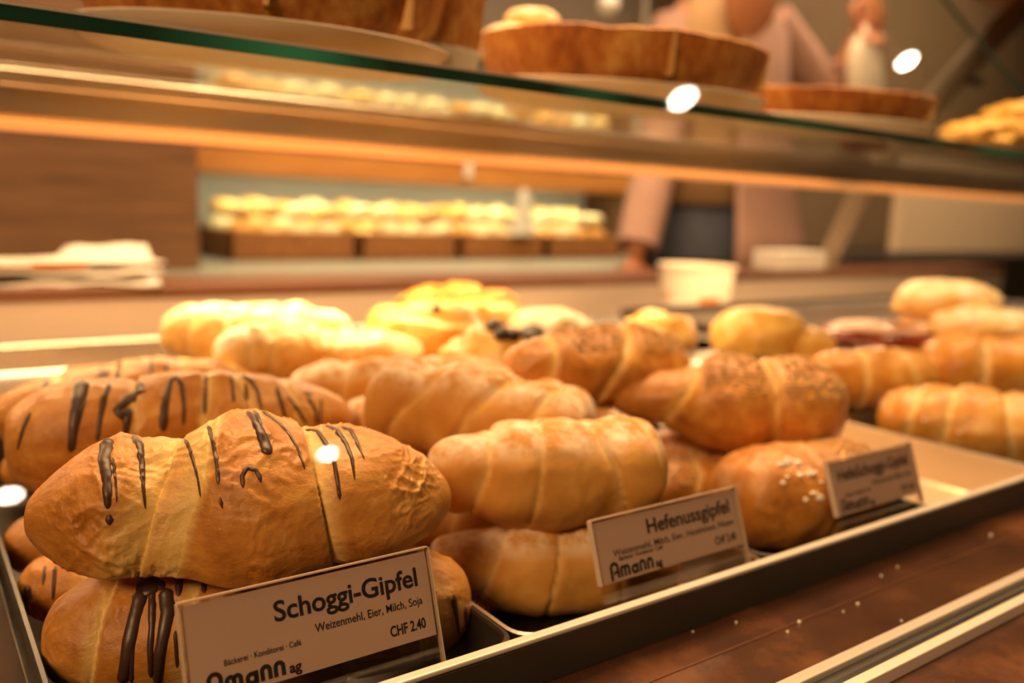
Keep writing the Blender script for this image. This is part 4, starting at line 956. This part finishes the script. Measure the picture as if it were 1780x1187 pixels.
# hands: palm and five fingers
def hand_mesh(pos, down, side, fwd, curl):
    bm = bmesh.new(); p = Vector(pos)
    tube(bm, [p, p + down * .03, p + down * .07, p + down * .085], [(.022, .014), (.038, .016), (.042, .015), (.036, .010)], 14)
    for i, L_ in enumerate((.066, .075, .07, .055)):
        b = p + down * .08 + side * (-.030 + .020 * i); d1 = (down + fwd * curl * .4).normalized(); d2 = (down + fwd * curl).normalized(); d3 = (down * .5 + fwd * curl * 1.4).normalized()
        tube(bm, [b, b + d1 * L_ * .4, b + d1 * L_ * .4 + d2 * L_ * .33, b + d1 * L_ * .4 + d2 * L_ * .33 + d3 * L_ * .27], [.009, .0088, .008, .006], 10)
    b = p + down * .025 - side * .036; d1 = (down * .6 - side * .8).normalized(); d2 = (down + fwd * curl * .5).normalized()
    tube(bm, [b, b + d1 * .03, b + d1 * .03 + d2 * .03], [.012, .010, .007], 10)
    return bm_mesh(bm, 'hand', True)
o = link('hand', hand_mesh(hand + Vector((0, -.01, .055)), Vector((-.1, -.1, -1)).normalized(), Vector((1, -.2, 0)).normalized(), Vector((-.2, -1, 0)).normalized(), .7), sk, per)
o = link('hand', hand_mesh(haR, Vector((0, -.2, -1)).normalized(), Vector((.2, -1, 0)).normalized(), Vector((1, .2, 0)).normalized(), .5), sk, per)
# clothes
def loft(name, secs, m, n=40, a0=0, a1=360, thick=.006, fold=.0):
    bm = bmesh.new(); rows = []
    for (cx, cy, z, rx, ry) in secs:
        row = []
        for i in range(n + (a1 - a0 < 360)):
            a = math.radians(a0 + (a1 - a0) * i / n); f = 1 + fold * math.sin(a * 9 + z * 14)
            row.append(bm.verts.new((cx + rx * f * math.cos(a), cy + ry * f * math.sin(a), z)))
        rows.append(row)
    for A, B in zip(rows, rows[1:]):
        for i in range(len(A) - (a1 - a0 < 360)): bm.faces.new((A[i], A[(i + 1) % len(A)], B[(i + 1) % len(B)], B[i]))
    o = link(name, bm_mesh(bm, name, True), m, per); md = o.modifiers.new('cloth', 'SOLIDIFY'); md.thickness = thick; md.offset = 1; return o
beige = plain('beige_jersey', (.40, .24, .115), .8, noise_amt=.12, scale=12); pink = plain('pale_pink_knit', (.45, .27, .215), .85, noise_amt=.12, scale=14); jean = plain('dark_blue_denim', (.045, .05, .075), .8, noise_amt=.3, scale=30)
loft('beige_top', [(pc, PY, .215, .168, .128), (pc, PY, .36, .150, .112), (pc, PY, .54, .165, .12), (pc, PY, .64, .165, .105), (pc, PY + .005, .705, .125, .085), (pc, PY + .01, .74, .088, .072)], beige, fold=.012)
loft('pink_cardigan', [(pc + .035, PY, -.02, .28, .178), (pc + .03, PY, .14, .26, .166), (pc + .015, PY, .32, .22, .146), (pc, PY, .54, .188, .138), (pc, PY, .66, .183, .120), (pc, PY + .005, .715, .138, .094), (pc, PY + .015, .75, .097, .080)], pink, 44, -116, 140, fold=.016)
bm = bmesh.new(); tube(bm, [shR, shR.lerp(elR, .5), elR, elR.lerp(haR, .55), elR.lerp(haR, .9)], [.068, .062, .058, .054, .05], 18); link('sleeve', bm_mesh(bm, 'sleeve', True), pink, per)
bm = bmesh.new(); tube(bm, [shL, shL.lerp(elbow, .5), elbow, elbow.lerp(hand, .45)], [.07, .062, .056, .048], 18); link('sleeve', bm_mesh(bm, 'sleeve', True), pink, per)
loft('jeans', [(pc, PY, -.02, .178, .138), (pc, PY, .10, .168, .130), (pc, PY, .26, .146, .110)], jean)
for sd in (-1, 1):
    bm = bmesh.new(); tube(bm, [(pc + sd * .085, PY, .03), (pc + sd * .09, PY - .01, -.30), (pc + sd * .09, PY + .02, -.68)], [.095, .072, .058], 18); link('jeans_leg', bm_mesh(bm, 'jeans_leg', True), jean, per)
    bm = bmesh.new(); box(bm, pc + sd * .092 - .042, pc + sd * .092 + .042, PY - .16, PY + .07, FZ + .0005, FZ + .06, .02); link('shoe', bm_mesh(bm, 'shoe', True), M['black'], per)
# scoop of bare neck above the beige top
bm = bmesh.new(); bmesh.ops.create_uvsphere(bm, u_segments=32, v_segments=20, radius=1)
nq = ony(1312, -4, PY - .125)
for v in bm.verts: v.co = Vector((v.co.x * .092, v.co.y * .03, v.co.z * .125))
o = link('bare_neckline', bm_mesh(bm, 'bare_neckline', True), sk); o.location = nq + Vector((0, .012, .02)); o.parent = per
# paper bag held up
bg = empty('paper_bag', (hand.x, hand.y, hand.z - .2)); tag(bg, 'cream crumpled paper bag hanging from the raised hand', 'bag')
bt, bb = ony(1500, 62, 1.40), ony(1505, 175, 1.40)
bm = bmesh.new(); secs = []
for f, wx in ((0, .025), (.12, .045), (.3, .060), (.6, .066), (.9, .068), (1.0, .062)):
    p = bt.lerp(bb, f); secs.append((p, wx))
rows = []
for p, wx in secs:
    rows.append([bm.verts.new((p.x + wx * math.cos(a) * (1 + .10 * noise.noise(Vector((math.cos(a) * 3, math.sin(a) * 3, p.z * 25)))), p.y + wx * .55 * math.sin(a), p.z)) for a in [2 * math.pi * i / 36 for i in range(36)]])
for A, B in zip(rows, rows[1:]):
    for i in range(36): bm.faces.new((A[i], A[(i + 1) % 36], B[(i + 1) % 36], B[i]))
bm.faces.new(rows[-1])
o = link('bag_body', bm_mesh(bm, 'bag_body', True), M['cream'], bg)
bm = bmesh.new(); tube(bm, [bt + Vector((0, 0, -.004)), bt.lerp(hand, .5), hand], [.020, .014, .012], 12); link('bag_neck', bm_mesh(bm, 'bag_neck', True), M['cream'], bg)
# dark red folded cloth behind the low tart
q = ony(1505, 138, .80)
bun('crumpled_cloth', Vector((q.x, .795, shelf_z(.795) + .009 + .026)), .042, .044, plain('dark_red_cloth', (.16, .025, .018), .8, noise_amt=.3, scale=40), 'dark red crumpled cloth behind the low flat tart', 'cloth', 97, None, .35, 0, 48, .8)

# ------------------------------------------------------------------ crumbs on the stone ledge (each a grain of its own)
rc = random.Random(4)
for (px, py) in [(1398, 1008), (1388, 1015), (1380, 1020), (1389, 1081), (1369, 1098), (1466, 1062), (1195, 1086), (1204, 1097), (1280, 1081), (1532, 1000), (1560, 985), (1663, 908), (1722, 930), (1491, 1049), (1184, 1018), (1567, 1078)]:
    q = onz(px, py, -.0055); bm = bmesh.new(); s = rc.uniform(.0006, .0012); bmesh.ops.create_icosphere(bm, subdivisions=1, radius=s)
    for v in bm.verts: v.co *= rc.uniform(.7, 1.2)
    o = link('crumb', bm_mesh(bm, 'crumb'), M['sugar']); o.location = (q.x, q.y, -.006 + s * .6); tag(o, 'tiny pale crumb lying on the brown stone ledge in front of the rail', 'crumb', 'crumbs on the stone ledge')

# ------------------------------------------------------------------ ceiling lamps on the customers' side, seen as glints in the front pane
nrm = Vector((0, -math.cos(tilt), math.sin(tilt)))
ppt = Vector((0, .1865, 0))
for (px, py, rr_, words) in [(570, 789, .045, 'far ceiling downlight that glints on the large striped croissant'), (16, 861, .050, 'far ceiling downlight that glints at the rim of the pile'), (1190, 170, .045, 'ceiling downlight that glints under the middle tart'), (1580, 105, .033, 'ceiling downlight that glints beside the slanted bracket')]:
    r = ray(px, py).normalized(); t = (ppt - EYE).dot(nrm) / r.dot(nrm); h_ = EYE + r * t; rr = r - 2 * r.dot(nrm) * nrm
    q = h_ + rr * ((1.86 - h_.z) / rr.z)
    dl = empty('downlight', (q.x, q.y, 1.9)); tag(dl, words, 'lamp', None)
    bm = bmesh.new(); lathe(bm, [(rr_ * 1.02, -.0005), (rr_ * 1.5, -.0005), (rr_ * 1.5, -.035), (rr_ * 1.02, -.035)], 32); link('lamp_ring', bm_mesh(bm, 'lamp_ring', True), M['alu']).parent = dl
    bm = bmesh.new(); lathe(bm, [(0, -.038), (rr_, -.038), (rr_, -.041), (0, -.042)], 32); link('lamp_disc', bm_mesh(bm, 'lamp_disc', True), M['lamp']).parent = dl
